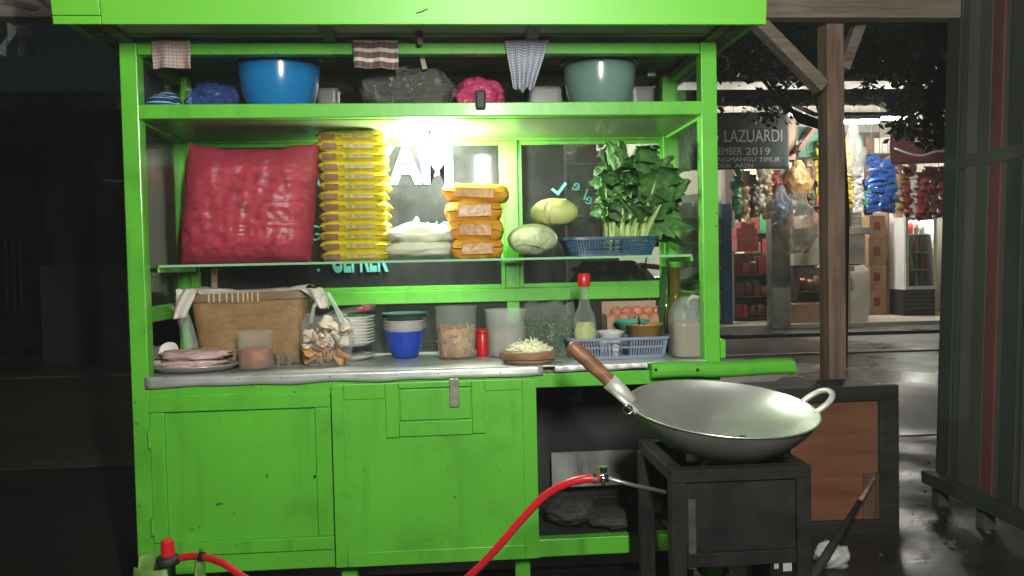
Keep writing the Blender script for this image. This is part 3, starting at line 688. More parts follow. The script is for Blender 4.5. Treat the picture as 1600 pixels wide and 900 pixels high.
sack('plastic_bag', 'crumpled blue plastic bag between the plates and the blue basin', 292, 372, 132, .24, BLUEBAG, .05, seed=9, amp=.25)
GREYTRAY = pm('grey_tray', (.12,.13,.125), .4, var=.1)
for (a0,b0,a1,b1,lb) in ((820,139,885,163,'pale grey plastic tub left of the grey green basin'),(985,139,1022,160,'pale grey plastic tub right of the grey green basin'),(496,142,528,163,'small grey tub right of the blue basin')):
    p, q = P(a0,b1,.3), P(a1,b0,.3); t = thing('plastic_tub', lb, 'tub', ((p.x+q.x)/2,.32,US))
    w = q.x-p.x; h = q.z-US
    mb = MB(); mb.grid(lambda u, v: ((p.x+q.x)/2 + w*(.44+.06*v)*math.copysign(abs(math.cos(2*math.pi*u))**.35, math.cos(2*math.pi*u)), .32+.03*(.9+.1*v)*math.copysign(abs(math.sin(2*math.pi*u))**.35, math.sin(2*math.pi*u)), US+h*v), 32, 4, True)
    mb.f.append(tuple(reversed(range(32)))); mb.m.append(0)
    mb.build('tub_body', GREYTRAY, t, smooth=False, solid=.002)
    MB().box(p.x-.002, q.x+.002, .288, .352, US+h, US+h+.006).build('lid', GREYTRAY, t, bevel=.002)
lk = thing('black_clip', 'small black clip hanging over the front of the upper shelf rail', 'clip', P(751,150,-.01))
p = P(751,157,-.012)
MB().box(p.x-.013, p.x+.013, -.016, -.0055, p.z-.022, p.z+.026).build('body', BLACKP, lk, bevel=.005)
MB().box(p.x-.009, p.x+.009, -.0055, .006, US+.0005, US+.006).build('hook', BLACKP, lk, bevel=.001)

# ---- cloths over the top rail
def cloth(name, label, px0, px1, ybot, mat, Y=-.002, skew=0, folds=3, seed=0, taper=0.0):
    a, c = P(px0,66,Y), P(px1,66,Y); zt = 1.603; zb = P((px0+px1)/2,ybot,Y).z; w = c.x-a.x
    def fn(u, v):
        s = v*(1.25) - .25    # part over the rail, then down
        wd = 1-taper*max(0,s)
        x = a.x + w*(.5+(u-.5)*wd) + skew*max(0,s)
        fold = .012*math.sin(u*folds*2*math.pi+seed)*(.3+max(0,s)) + .004*noise.noise(Vector((u*6,v*6,seed)))
        if s < 0: return Vector((x, .036+(-s)*.0 - .042*(1+s*4), zt+.002+.0*u))
        jag = .10*noise.noise(Vector((u*3.5,seed,1)))*s
        return Vector((x, -.006+fold*.8-.006, zt-(zt-zb)*(s+jag)))
    mb = MB(); mb.grid(fn, 30, 26)
    o = mb.build(name, mat, smooth=True, base=(a.x+w/2,0,1.6), solid=.0012)
    uv = o.data.uv_layers.new(name='UVMap')
    vi = [l.vertex_index for l in o.data.loops]
    for k, l in enumerate(vi): uv.data[k].uv = ((l % 31)/30*w/.12, (l//31)/26*(zt-zb)/.12*1.25)
    return tag(o, label, 'cloth', 'rags hung on the top rail')
cloth('rag', 'pale pink checked rag over the left end of the top rail', 238, 300, 108, plaid('pink_check', (.36,.27,.25), (.2,.13,.12), (.45,.38,.35), 16, 14), seed=1, folds=1.5)
cloth('rag', 'brown rag with white stripes over the middle of the top rail', 552, 622, 108, plaid('brown_check', (.13,.085,.075), (.09,.05,.045), (.62,.58,.52), 9, 5), seed=3, folds=2)
cloth('rag', 'blue and white checked rag hanging to a point above the grey green basin', 788, 858, 142, plaid('blue_check', (.5,.52,.55), (.09,.1,.17), (.1,.11,.2), 22, 18), seed=5, folds=3, taper=.55, skew=-.012)
br = thing('wooden_peg', 'pink topped wooden peg tucked between the rail and the roof', 'peg', P(655,60,-.05))
MB().box(P(649,60,-.04).x, P(661,60,-.04).x, -.05, -.04, P(655,60,-.04).z, P(655,42,-.04).z).build('tip', PINKBAG, br, bevel=.002)
MB().bar(P(655,60,-.045), P(657,68,-.03), .012, .008, (0,1,0)).build('shaft', TANWOOD, br)
sk = thing('red_brush', 'thin red and white stick with a wooden stub below the top rail', 'brush', P(665,84,.05))
MB().tube([P(625,83,.05),P(668,83,.05)], .003, 8).build('red_rod', REDP, sk); MB().tube([P(668.5,83,.05),P(706,85,.05)], .0025, 8).build('white_rod', WHITEP, sk)
MB().bar(P(658,85,.053), P(664,108,.053), .012, .006, (0,1,0)).build('stub', TANWOOD, sk)
tw = thing('white_paper_tag', 'small white paper tag hanging at the right end of the top shelf', 'tag', P(1018,105,.3))
MB().box(P(1012,105,.3).x, P(1024,105,.3).x, .3, .302, P(1018,119,.3).z, P(1018,93,.3).z).build('paper', WHITEP, tw)

# ---- middle glass shelf: red bag
a, c = P(275,405,.10), P(484,222,.10)
RB = film('red_bag', (.46,.06,.10), .55, .36, .25, bump=.5, bscale=13, crumple=.28, st=(.45,.45,1.7), tint=(.95,.36,.42))
def pillow(mb, c, w, h, d, nu=40, nv=34, amp=.1, seed=0.0, pw=3.0, top=0.0, skew=0.0, puffb=0.0, wr=.0, lump=0.0):
    for sgn in (-1, 1):
        def fn(u, v):
            x = 2*u-1; z = 2*v-1
            th = max(0,(1-abs(x)**pw))*max(0,(1-abs(z)**pw))
            th = th**.5*(1-puffb*v)
            nn = noise.noise(Vector((x*2.2+seed, z*2.2, sgn*3)))*amp + noise.noise(Vector((x*7+seed, z*2.5, sgn*3)))*amp*.35
            if lump: nn += lump*(.35-abs(noise.noise(Vector((x*5.5+seed, z*5.5, sgn*2)))))*(1.2-v)
            ex = 1+.03*noise.noise(Vector((z*3, seed, 0))); ez = 1+.04*noise.noise(Vector((x*4, seed, 5)))
            zz = z*h/2*ez + (top*(abs(x)**3)*max(0,z))
            return Vector(c)+Vector((x*w/2*ex*(1-.06*v*0)+skew*zz, sgn*d/2*th*(1+nn*2)+wr*math.sin(x*30+z*4)*.001, zz))
        if sgn < 0: mb.grid(fn, nu, nv)
        else: mb.grid(lambda u, v: fn(1-u, v), nu, nv)
    return mb
rb = thing('red_plastic_bag', 'big red plastic bag stuffed full standing on the glass shelf at the left', 'bag', ((a.x+c.x)/2,.16,SHZ))
zc = (SHZ+c.z)/2
mb = MB(); pillow(mb, ((a.x+c.x)/2,.175,zc-.004), c.x-a.x-.005, c.z-SHZ-.004, .16, 110, 100, .06, 2.0, 4.0, top=.022, skew=.10, lump=.025)
mb.build('bag_body', RB, rb, smooth=True)
rn = random.Random(12); mb = MB(); cx0 = (a.x+c.x)/2; wz = c.z-SHZ
for k in range(430):
    xx = rn.uniform(-.38,.38); zq = rn.uniform(.09,.82); rr_ = rn.uniform(.009,.015); yy_ = .175+rn.uniform(-.04,.04)*(1-abs(xx*2)**3)
    if k < 170: yy_ = .175-.050*max(.05,(1-abs(xx*2.0)**4)*(1-abs(zq*2-1)**4))**.5+rn.uniform(.004,.014)
    blob(mb, (cx0+xx*(c.x-a.x)+.10*(zq-.5)*wz, yy_, SHZ+zq*wz), rr_*1.2, rr_, rr_*.9, .2, 2, 8, 6, seed=k)
o = mb.build('crackers', pm('puffed_cracker', (.75,.5,.42), .7, var=.2, vscale=60), rb, smooth=True); o['kind'] = 'stuff'
# hanging clear sheet left of the bag and its red corner
# ---- yellow noodle packs
YEL = pm('yellow_film', (.62,.50,.025), .3, var=.3, vscale=26, bump=.35, bscale=60, coat=.4, rand=.1)
BROWNL = pm('brown_print', (.16,.07,.035), .35, var=.3, vscale=60)
GOLDL = pm('dull_gold_print', (.34,.27,.06), .35, var=.4, vscale=110)
def pack_mesh(w, d, h, seed, ruff=.05):
    mb = MB()
    for sgn in (-1, 1):
        def fn(u, v):
            x = 2*u-1; y = 2*v-1
            e = max(0.0, 1-abs(x)**8)*max(0.0, 1-abs(y)**10)
            t = max(.06, e**.5)
            zz = sgn*h/2*t*(1+.15*noise.noise(Vector((x*3+seed,y*3,sgn))))
            ru = ruff*h*math.sin(y*24+seed)*(abs(x)**6)
            xx = x*w/2*(1+.02*math.sin(y*17+seed)+.015*noise.noise(Vector((y*4,seed,0))))
            return Vector((xx, y*d/2, zz+ru+h/2))
        if sgn > 0: mb.grid(fn, 26, 14)
        else: mb.grid(lambda u, v: fn(1-u, v), 26, 14)
    return mb
w = S(106,.16); d = .12; npk = 13; z = SHZ+.0005; zt_ = 1.4045; hp = (zt_-z)/npk
xc = P(551,300,.16).x
protos = []
for q in range(4):
    e = thing('noodle_pack', '', 'noodle pack', (0,0,0), 'yellow noodle packs stacked on the glass shelf')
    pack_mesh(w, d, hp*1.12, q*3.1).build('wrapper', YEL, e, smooth=True)
    MB().box(-w*.42, -w*.42+w*.20, -d/2*1.005-.0015, -d/2*.93, hp*.22, hp*.78).build('badge', BROWNL, e)
    MB().box(-w*.12, w*.30, -d/2*1.003-.0012, -d/2*.94, hp*.30, hp*.74).build('printed_band', GOLDL, e)
    protos.append(e)
used = set()
for k in range(npk):
    e = protos[k % 4]; loc = (xc+random.uniform(-.004,.004), .222+random.uniform(-.006,.006), z+k*hp); rot = (random.uniform(-.01,.01), random.uniform(-.014,.014), random.uniform(-.03,.03))
    if k == 0: lb = 'yellow noodle pack at the bottom of the tall stack'
    elif k == npk-1: lb = 'yellow noodle pack at the top of the tall stack under the shelf'
    else:
        up = k+1
        nm = {2:'second',3:'third',4:'fourth',5:'fifth',6:'sixth',7:'seventh',8:'eighth',9:'ninth',10:'tenth'}
        lb = 'yellow noodle pack, %s from the bottom of the tall stack' % nm[up] if up <= 10 else 'yellow noodle pack, %s from the top of the tall stack' % nm[npk-k]
    if e not in used: used.add(e); e.location = loc; e.rotation_euler = rot; e['label'] = lb
    else: dup(e, loc, rot, lb)
# ---- orange packs
ORA = film('orange_film', (.62,.28,.02), .92, .3, .08, bump=.5, bscale=45, crumple=.5); ORW = pm('orange_window', (.4,.17,.03), .35, var=.25, vscale=30, bump=.3)
zz = SHZ+.0005
for k, (px0,px1,hh) in enumerate(((704,786,.052),(702,788,.052),(698,786,.054),(694,797,.046))):
    a, c = P(px0,400,.19), P(px1,400,.19); w = c.x-a.x
    e = thing('snack_pack', ('bottom','second lowest','second highest','top')[k]+' orange snack pack in the stack beside the dough', 'snack pack', ((a.x+c.x)/2,.2,zz), 'orange snack packs on the glass shelf')
    mb = pack_mesh(w, .09, hh*1.1, 7+k*2.3, .10); M = Matrix.Translation(((a.x+c.x)/2,.22,zz)) @ Matrix.Rotation((-.02,.03,-.03,.06)[k],4,'Y') @ Matrix.Rotation((.05,-.08,.06,-.12)[k],4,'Z')
    mb.v = [M @ v for v in mb.v]; mb.build('wrapper', ORA, e, smooth=True)
    w2 = w*.30; MB().box(-w2, w2, -.0475, -.043, hh*.22, hh*.86, M).build('window', ORW, e, bevel=.002)
    zz += hh
# ---- dough in clear bags
DOUGH = pm('white_dough', (.72,.7,.56), .55, var=.06, bump=.15, bscale=25, sss=.15)
def dough(label, px0, px1, ytop, ybot, Y, seed, knot):
    a, c = P(px0,ybot,Y), P(px1,ytop,Y); cx = (a.x+c.x)/2; h = c.z-a.z; z0 = a.z
    t = thing('dough_bag', label, 'dough bag', (cx,Y,z0))
    mb = MB(); blob(mb, (cx,Y,z0+h*.5), (c.x-a.x)/2, .06, h*.5, .26, 2.4, seed=seed, flat=-h*.42); mb.build('dough', DOUGH, t, smooth=True)
    if knot:
        p = P(650,352,Y); mb = MB(); mb.tube([p+Vector((0,0,-.02)), p, p+Vector((.004,0,.012)), p+Vector((-.003,0,.02))], [.022,.010,.006,.009], 10).build('knot', CLOUDY, t, smooth=True)
    mb = MB(); blob(mb, (cx,Y,z0+h*.5), (c.x-a.x)/2+.004, .064, h*.5+.003, .28, 2.4, seed=seed+.1, flat=-h*.5); mb.build('film', film('dough_film_%d' % seed, (.8,.82,.75), .12, .1, .3, .8), t, smooth=True)
dough('flat bag of white dough lying on the glass shelf below the other', 596, 712, 374, 404, .2, 2, False)
dough('knotted bag of white dough lying on top of the flat one', 606, 708, 349, 384, .2, 6, True)
# ---- cabbages
CAB = film('cabbage_leaf', (.5,.56,.34), .99, .32, .0, bump=.7, bscale=16, crumple=.35, st=(1.2,1.2,.7)); CABY = pm('cabbage_leaf_yellow', (.5,.53,.2), .42, var=.2, vscale=9, bump=.8, bscale=14, sss=.1)
def cabbage(label, px0, px1, ytop, ybot, Y, mat, seed, tiltv):
    a, c = P(px0,ybot,Y), P(px1,ytop,Y); cx, cz = (a.x+c.x)/2, (a.z+c.z)/2; rx, rz = (c.x-a.x)/2*.96, (c.z-a.z)/2*.97
    t = thing('cabbage', label, 'cabbage', (cx,Y,a.z))
    mb = MB(); blob(mb, (cx,Y,cz), rx*.96, rx*.9, rz*.96, .05, 2.2, seed=seed, nu=36, nv=24); mb.build('head', mat, t, smooth=True)
    rnd = random.Random(seed)
    for k in range(4):
        az = k*2*math.pi/4+rnd.uniform(-.5,.5)+tiltv; el = rnd.uniform(-.2,.8); q = Matrix.Rotation(az,3,'Z') @ Matrix.Rotation(-el,3,'Y')
        def fn(u, v):
            th = (u-.5)*2.3; ph = (v-.5)*2.0
            e = (u-.5)**2+(v-.5)**2
            d = q @ Vector((math.cos(th)*math.cos(ph), math.sin(th)*math.cos(ph), math.sin(ph)))
            k2 = 1.0+.008*k+.16*max(0,e-.2)*(.5+noise.noise(Vector((u*6,v*6,seed+k))))+.03*noise.noise(Vector((u*3.4,v*3.4,k+seed)))+.012*math.exp(-((u-.5)/.03)**2)*(1-v)+.006*abs(math.sin((v*7+abs(u-.5)*9)))
            return Vector((cx+d.x*rx*k2*.97, Y+d.y*rx*.9*k2, cz+d.z*rz*k2*.96))
        MB().grid(fn, 28, 24).build('leaf', mat, t, smooth=True, solid=.001)
cabbage('pale green cabbage sitting on the glass shelf beside the blue basket', 792, 873, 348, 401, .19, CAB, 3, 0)
cabbage('yellowish cabbage resting on top of the paler one', 828, 904, 308, 357, .22, CABY, 8, .3)

# ---- slotted baskets
def basket(name, label, cx, cyy, z0, w, d, h, tap, mat, nslot, parentcat='basket', rows=1, bwid=.0034):
    t = thing(name, label, parentcat, (cx,cyy,z0))
    def rr(u, k, v):   # rounded rectangle
        a_ = 2*math.pi*u; ca, sa = math.cos(a_), math.sin(a_); e = .32
        f_ = tap+(1-tap)*v
        return (cx+w/2*f_*k*math.copysign(abs(ca)**e, ca), cyy+d/2*f_*k*math.copysign(abs(sa)**e, sa))
    smp = [rr(i/1600, 1.005, 0) for i in range(1601)]; acc = [0.0]
    for i in range(1600): acc.append(acc[-1]+math.hypot(smp[i+1][0]-smp[i][0], smp[i+1][1]-smp[i][1]))
    us = []; i = 0
    for k in range(nslot):
        while acc[i] < acc[-1]*k/nslot: i += 1
        us.append(i/1600)
    def ring(z, v, th, hh, nm):
        mb = MB()
        def fn(u, q):
            pr = [(1.0,0),(1.0+th,0),(1.0+th,hh),(1.0,hh),(1.0,0)][int(round(q*4))]
            x, y_ = rr(u, pr[0], v); return Vector((x,y_,z+pr[1]))
        mb.grid(fn, 48, 4, True); return mb.build(nm, mat, t)
    ring(z0+h-.008, 1, .045, .008, 'rim'); ring(z0, 0, .02, .010, 'base_band')
    if rows > 1:
        for q in range(1, rows): ring(z0+h*q/rows, q/rows, .012, .005, 'band')
    mb = MB()
    for k in range(nslot):
        u = us[k]; p0 = rr(u, 1.005, 0); p1 = rr(u, 1.005, 1)
        mb.bar((p0[0],p0[1],z0+.006), (p1[0],p1[1],z0+h-.004), bwid, .0022, (0,1,0) if abs(p0[1]-cyy) > d*.40*tap else (1,0,0))
    o = mb.build('slat_lattice', mat, t); o['kind'] = 'stuff'
    mb = MB(); mb.grid(lambda u, v: Vector((*rr(u, max(.001,v*.99), 0), z0+.0015)), 40, 3, True); mb.build('base', mat, t, solid=.002)
    return t
TEALB = pm('dark_teal_plastic', (.014,.06,.11), .35, var=.08); GREYBL = pm('grey_blue_plastic', (.2,.25,.36), .35, var=.08)
a, c = P(884,403,.13), P(1028,368,.13)
basket('plastic_basket', 'dark teal slotted plastic basket on the glass shelf holding the greens', (a.x+c.x)/2, .19, SHZ+.001, c.x-a.x, .17, c.z-SHZ-.002, .88, TEALB, 96, rows=5, bwid=.0048)
# ---- bundle of leafy greens
LEAFG = pm('leaf_green', (.05,.155,.032), .55, var=.5, vscale=12, bump=.5, bscale=40); STALK = pm('stalk_green', (.42,.56,.2), .4, var=.15, vscale=20)
gr = thing('leafy_greens', 'large bunch of leafy green mustard standing upright in the teal basket', 'leafy greens', (P(970,368,.19).x,.19,SHZ+.02))
rnd = random.Random(4)
base = Vector((P(976,365,.19).x,.19,SHZ+.012))
zmax = 1.408
NL = 62
RIB = pm('rib_green', (.2,.33,.09), .4, var=.1)
for k in range(NL):
    fan = rnd.uniform(-1,1); low = k >= 48
    tx = P(1000+fan*(56 if not low else 72)+rnd.uniform(-10,10), 300, .19).x; ty = .18+rnd.uniform(-.09,.11)
    tz = zmax-abs(fan)**2*.07-rnd.random()**1.5*.13 - (rnd.uniform(.06,.14) if low else 0)
    b0 = base+Vector((fan*.045+rnd.uniform(-.008,.008), rnd.uniform(-.045,.04), 0))
    tip = Vector((tx,ty,tz)); mid = b0*.5+tip*.5+Vector((-.25*(tx-b0.x)+rnd.uniform(-.012,.012), rnd.uniform(-.02,.01), .02))
    def cur(s): return b0*(1-s)**2+mid*2*s*(1-s)+tip*s*s
    mb = MB(); mb.mi = 0
    mb.tube([cur(s*.62/5) for s in range(6)], [.0095,.0084,.0072,.0058,.0042,.002], 6)
    mb.mi = 2; mb.tube([cur(.5+s*.4/4) for s in range(5)], [.002,.0016,.0013,.001,.0007], 5)
    mb.mi = 1
    side = Vector((math.cos(rnd.uniform(-1.3,1.3)), math.sin(rnd.uniform(-1.3,1.3)), rnd.uniform(-.3,.3))); dv = (tip-b0).normalized(); side = (side-dv*side.dot(dv)).normalized(); nrm = side.cross(dv)
    wl = rnd.uniform(.030,.052); cup = rnd.uniform(-.7,.9); droop = rnd.uniform(0,.075); sd0 = rnd.random()*9; st0 = .58 if b0.y < base.y-.015 and not low else .42; dx_ = rnd.uniform(-.02,.03)*(1 if fan > 0 else -1)
    def fn(u, v):
        s = st0+(1-st0)*v; c0 = cur(s); x = 2*u-1
        wv = wl*(math.sin(math.pi*(v**.8*.92+.06))**.7)*(1+.22*math.sin(v*17+sd0+u*4)+.12*math.sin(v*41+sd0*3))
        cr_ = .0065*math.sin(x*6+v*13+sd0)+.004*math.sin(v*33+sd0*2+x*3)*abs(x)
        p = c0+side*x*wv+nrm*(cup*wv*x*x*.8+cr_)+Vector((dx_*v**3,-droop*.7*v**3,-droop*v**3))
        p.z = min(p.z, 1.4095); p.y = min(max(p.y,.05),.345)
        return p
    mb.grid(fn, 8, 16)
    mb.build('leaf', [STALK, LEAFG, RIB], gr, smooth=True)

# ================================================================ ON THE COUNTER
# ---- woven tub with cloth
a, c = P(300,562,.17), P(478,460,.17)
WOV = pm('woven_bamboo', (.27,.165,.07), .6, var=.22, vscale=26, bump=.5, bscale=60, dirt=(.16,.08,.04), dscale=10, damt=.6)
wb = thing('woven_tub', 'deep brown woven bamboo tub lined with a pale cloth', 'woven tub', ((a.x+c.x)/2,.22,CT))
cx, w, h, dd = (a.x+c.x)/2, c.x-a.x, c.z-CT, .16
def sq(u, fx, fy, e=.3):
    ca, sa = math.cos(2*math.pi*u), math.sin(2*math.pi*u)
    return cx+fx*math.copysign(abs(ca)**e, ca), .235+fy*math.copysign(abs(sa)**e, sa)
mb = MB()
def fn(u, v):
    vv = v; k = .86+.16*vv
    wv = .0022*math.sin(u*120)*math.sin(v*70)
    x, y_ = sq(u, w/2*k+wv, dd/2*k+wv); return Vector((x,y_,CT+.001+h*vv+.005*(x-cx)/w*v))
mb.grid(fn, 120, 28, True); mb.f.append(tuple(reversed(range(120)))); mb.m.append(0)
mb.build('body', WOV, wb, smooth=True)
mb = MB(); mb.grid(lambda u, v: (lambda p: Vector((p[0],p[1],CT+h-.012+.005*(p[0]-cx)/w+.022*[0,0,1,1,0][int(round(v*4))])))(sq(u, w/2*1.02+[0,.006,.006,-.001,-.001][int(round(v*4))], dd/2*1.02+[0,.006,.006,-.001,-.001][int(round(v*4))])), 60, 4, True)
mb.build('rim_band', pm('rim_bamboo', (.2,.12,.06), .6, var=.2, vscale=30), wb)
LASH = pm('lashing', (.5,.42,.26), .6, var=.1)
for px in (325,333,342,353,362,371,379,386,393,402):
    p = P(px,464-(px-325)*.03,.14); MB().box(p.x-.0022,p.x+.0022,.235-dd/2*1.02-.0085,.235-dd/2*1.02-.0062,CT+h-.016,CT+h+.012).build('lashing', LASH, wb, bevel=.0008)
CLOTHW = pm('pale_cloth', (.58,.54,.5), .9, var=.08, bump=.4, bscale=30)
mb = MB()
def fn(u, v):
    x, y_ = sq(u, w/2*(1.04*(1-v)+.001) , dd/2*(1.04*(1-v)+.001))
    e = abs(2*((u*2) % 1)-1)
    z = CT+h+.012+.014*noise.noise(Vector((u*9,v*3,1)))+.012*(1-v)*max(0,math.cos(4*math.pi*u)) - .006*v
    return Vector((x,y_,z))
mb.grid(fn, 64, 10, True); 
mb.build('lining_cloth', CLOTHW, wb, smooth=True, solid=.0015)
for (x0,y0,x1,y1,w0,w1) in ((292,452,280,498,16,10),(276,478,300,545,9,12),(484,450,506,482,18,8)):
    p, q = P(x0,y0,.13), P(x1,y1,.10); d_ = q-p
    MB().grid(lambda u, v: p+d_*v+Vector(((2*u-1)*S(w0*(1-v)+w1*v,.13),.012*math.sin(u*7+v*3),.008*math.sin(v*3.1)+.004*noise.noise(Vector((u*5,v*5,x0))))), 10, 12).build('cloth_corner', CLOTHW if x0 != 276 else CLEAR, wb, smooth=True, solid=.001)
# ---- plate of wrapped meat
a, c = P(224,580,.06), P(372,580,.06); cx = (a.x+c.x)/2; r = (c.x-a.x)/2
FOILP = pm('tin_plate', (.45,.46,.43), .35, metal=.6, var=.1)
tag(dish([(.0001,.002),(r*.75,.002),(r*.99,.016),(r,.018),(r*.97,.019),(r*.74,.005),(.0001,.005)], (cx,.095,CT), Matrix.Diagonal((1,.72,1)), 40).build('oval_plate', FOILP, smooth=True, base=(cx,.095,CT)), 'shallow oval metal plate at the left end of the counter', 'plate')
PINKM = film('pink_wrap', (.62,.42,.41), .82, .22, .15, bump=.9, bscale=30)
for k, (x0,x1,y0,y1,Yy,sd0) in enumerate(((236,352,562,582,.085,1),(250,362,552,566,.10,4))):
    p, q = P(x0,y1,Yy), P(x1,y0,Yy); zc0 = CT+.020+k*.022; mb = MB(); blob(mb, ((p.x+q.x)/2,.10,zc0), (q.x-p.x)/2, .065, .016, .3, 2.6, seed=sd0, nu=40, nv=16)
    tag(mb.build('meat_parcel', PINKM, smooth=True, base=((p.x+q.x)/2,.1,CT+.006)), ('lower','upper')[k]+' pale pink parcel wrapped in clear plastic on the oval plate', 'parcel', 'wrapped parcels on the oval plate')
p = P(258,548,.14); tag(MB().lathe([(.0001,.0),(.02,.001),(.026,.008),(.025,.0085),(.019,.003),(.0001,.002)], (p.x,.17,p.z-.006), 22, Matrix.Rotation(R(55),4,'X')).build('spoon_bowl', CERAMIC, smooth=True, base=(p.x,.17,p.z)), 'white rounded ladle tip behind the wrapped parcels', 'ladle')
p = P(238,560,.16); tag(blob(MB(), (p.x,.18,CT+.03), .028, .03, .03, .2, 2).build('grey_cloth', pm('grey_rag', (.12,.13,.13), .9, bump=.4), smooth=True, base=(p.x,.18,CT)), 'dark grey bundle against the left post on the counter', 'bundle')
# ---- clear cup with orange sambal
def jar(name, label, px0, px1, ytop, ybot, Y, fillh, fillmat, cat='jar', tp=1.06, lidm=None, wall=None, pieces=None):
    a, c = P(px0,ybot,Y), P(px1,ytop,Y); cx = (a.x+c.x)/2; r = (c.x-a.x)/2/tp; h = c.z-CT
    t = thing(name, label, cat, (cx,Y+r,CT)); cyy = Y+r
    dish([(.0001,.001),(r*.93,.001),(r*.97,.006),(r*tp*.98,h-.004),(r*tp*1.02,h-.003),(r*tp*1.02,h)], (cx,cyy,CT), None, 40).build('cup', wall or CLEAR, t, smooth=True)
    mb = MB(); k = fillh
    mb.lathe([(.0001,.005),(r*.90,.005),(r*(.92+.05*k),h*k),(r*.5,h*k+.006),(.0001,h*k+.008)], (cx,cyy,CT), 36, None, lambda an, z: .02*noise.noise(Vector((math.cos(an)*3,math.sin(an)*3,z*60))))
    mb.build('filling', fillmat, t, smooth=True)
    if pieces:
        rn = random.Random(px0)
        for q in range(pieces[0]):
            an = rn.uniform(0,6.283) if q % 3 else rn.uniform(3.3,6.1); rr_ = r*.86*math.sqrt(rn.uniform(.8,1)); zq = CT+.01+rn.random()*h*k*.98
            M = Matrix.Translation((cx+rr_*math.cos(an),cyy+rr_*math.sin(an),zq)) @ Matrix.Rotation(rn.uniform(0,6),4,Vector((rn.random(),rn.random(),rn.random())))
            l = rn.uniform(.004,.010); MB().box(-l,l,-.0025,.0025,-.004,.004,M).build('piece', rn.choice(pieces[1]), t)
    return t
SAMB = pm('sambal', (.32,.11,.05), .4, var=.3, vscale=60, bump=.6, bscale=90)
jar('plastic_cup', 'clear plastic cup half full of orange chilli paste in front of the tub', 365, 420, 519, 577, .05, .52, SAMB, 'cup', 1.0, wall=CLEAR)
tag(MB().grid(lambda u, v: P(420+u*42, 560+v*12-6*abs(math.sin(u*9)), .13+.03*v)+Vector((0,0,.006*math.sin(u*14))), 20, 6).build('foil_sheet', ALU, smooth=True, base=P(440,568,.13)), 'crumpled foil edge under the right corner of the woven tub', 'foil')
# ---- carrier bag of crackers
a, c = P(468,568,.09), P(546,458,.09); cx = (a.x+c.x)/2; w = c.x-a.x; h = c.z-CT
cb = thing('carrier_bag', 'clear carrier bag full of pale crackers with its handle standing up', 'carrier bag', (cx,.13,CT))
mb = MB()
def fn(u, v):
    th = 2*math.pi*u; k = .9+.14*math.sin(v*3)-.25*max(0,v-.75)*2
    nn = noise.noise(Vector((math.cos(th)*2.5,math.sin(th)*2.5,v*5)))
    return Vector((cx+w/2*k*math.cos(th)*(1+.1*nn), .13+.05*k*math.sin(th)*(1+.15*nn), CT+.001+v*h*.70*(1+.08*nn*v)))
mb.grid(fn, 48, 26, True); mb.f.append(tuple(reversed(range(48)))); mb.m.append(0); mb.build('bag_film', CLEAR, cb, smooth=True)
mb = MB(); mb.tube([P(486,505,.1),P(490,480,.1),P(503,458,.11),P(512,458,.11),P(522,475,.11),P(538,505,.1)], [.006,.005,.0045,.0045,.005,.009], 8).build('handle', CLOUDY, cb, smooth=True)
CRK = pm('cracker_pale', (.74,.6,.46), .6, var=.15, vscale=40, bump=.4); CRO = pm('cracker_orange', (.55,.27,.08), .5, var=.2, vscale=40, bump=.4)
rn = random.Random(7)
for k in range(64):
    v = rn.random()**.8; p = Vector((cx+rn.uniform(-.40,.40)*w, .13+rn.uniform(-.038,.03), CT+.012+v*h*.55)); sz = rn.uniform(.009,.018)
    ax = Matrix.Rotation(rn.uniform(0,6),4,Vector((rn.random(),rn.random(),rn.random()+.1)))
    mb = MB(); mb.grid(lambda u, q: p+(ax.to_3x3() @ Vector(((2*u-1)*sz,(2*q-1)*sz,.5*sz*math.sin((u+q)*4+k)))), 4, 4); mb.build('cracker', CRK if v > .42 else CRO, cb, smooth=True, solid=.0015)
# ---- stack of plates
x = P(548,540,.22).x; r = P(584,520,.2).x-x
z = CT
for k in range(10):
    rr_ = r if k > 0 else r*.98
    tag(dish([(.0001,.002),(rr_*.6,.0),(rr_*.64,.002),(rr_*.99,.0115),(rr_,.0125),(rr_*.985,.014),(rr_*.62,.005),(.0001,.005)], (x+random.uniform(-.002,.002),.24,z+.018 if k else z+.0005), None, 36).build('dinner_plate', CERAMIC, smooth=True, base=(x,.24,z)),
        ('white plate at the bottom of the plate stack' if k == 0 else 'white plate at the top of the plate stack' if k == 9 else 'white plate, %s from the bottom of the plate stack' % ('','second','third','fourth','fifth','sixth','seventh','eighth','ninth')[k]), 'plate', 'white plates stacked behind the cracker bag')
    z += (.022 if k == 0 else .0088)
sv = thing('serviette_pack', 'flat dark pack with a pink corner lying on the plate stack', 'pack', (x,.24,z+.02))
M = Matrix.Translation((x,.24,z+.0325)) @ Matrix.Rotation(R(-9),4,'Y'); MB().box(-r*.9,r*1.0,-.05,.05,-.002,.012,M).build('wrapper', pm('dark_wrap', (.1,.1,.09), .4), sv, bevel=.003); MB().box(r*.4,r*.95,-.0515,.03,.0005,.0128,M).build('corner', PINKBAG, sv)
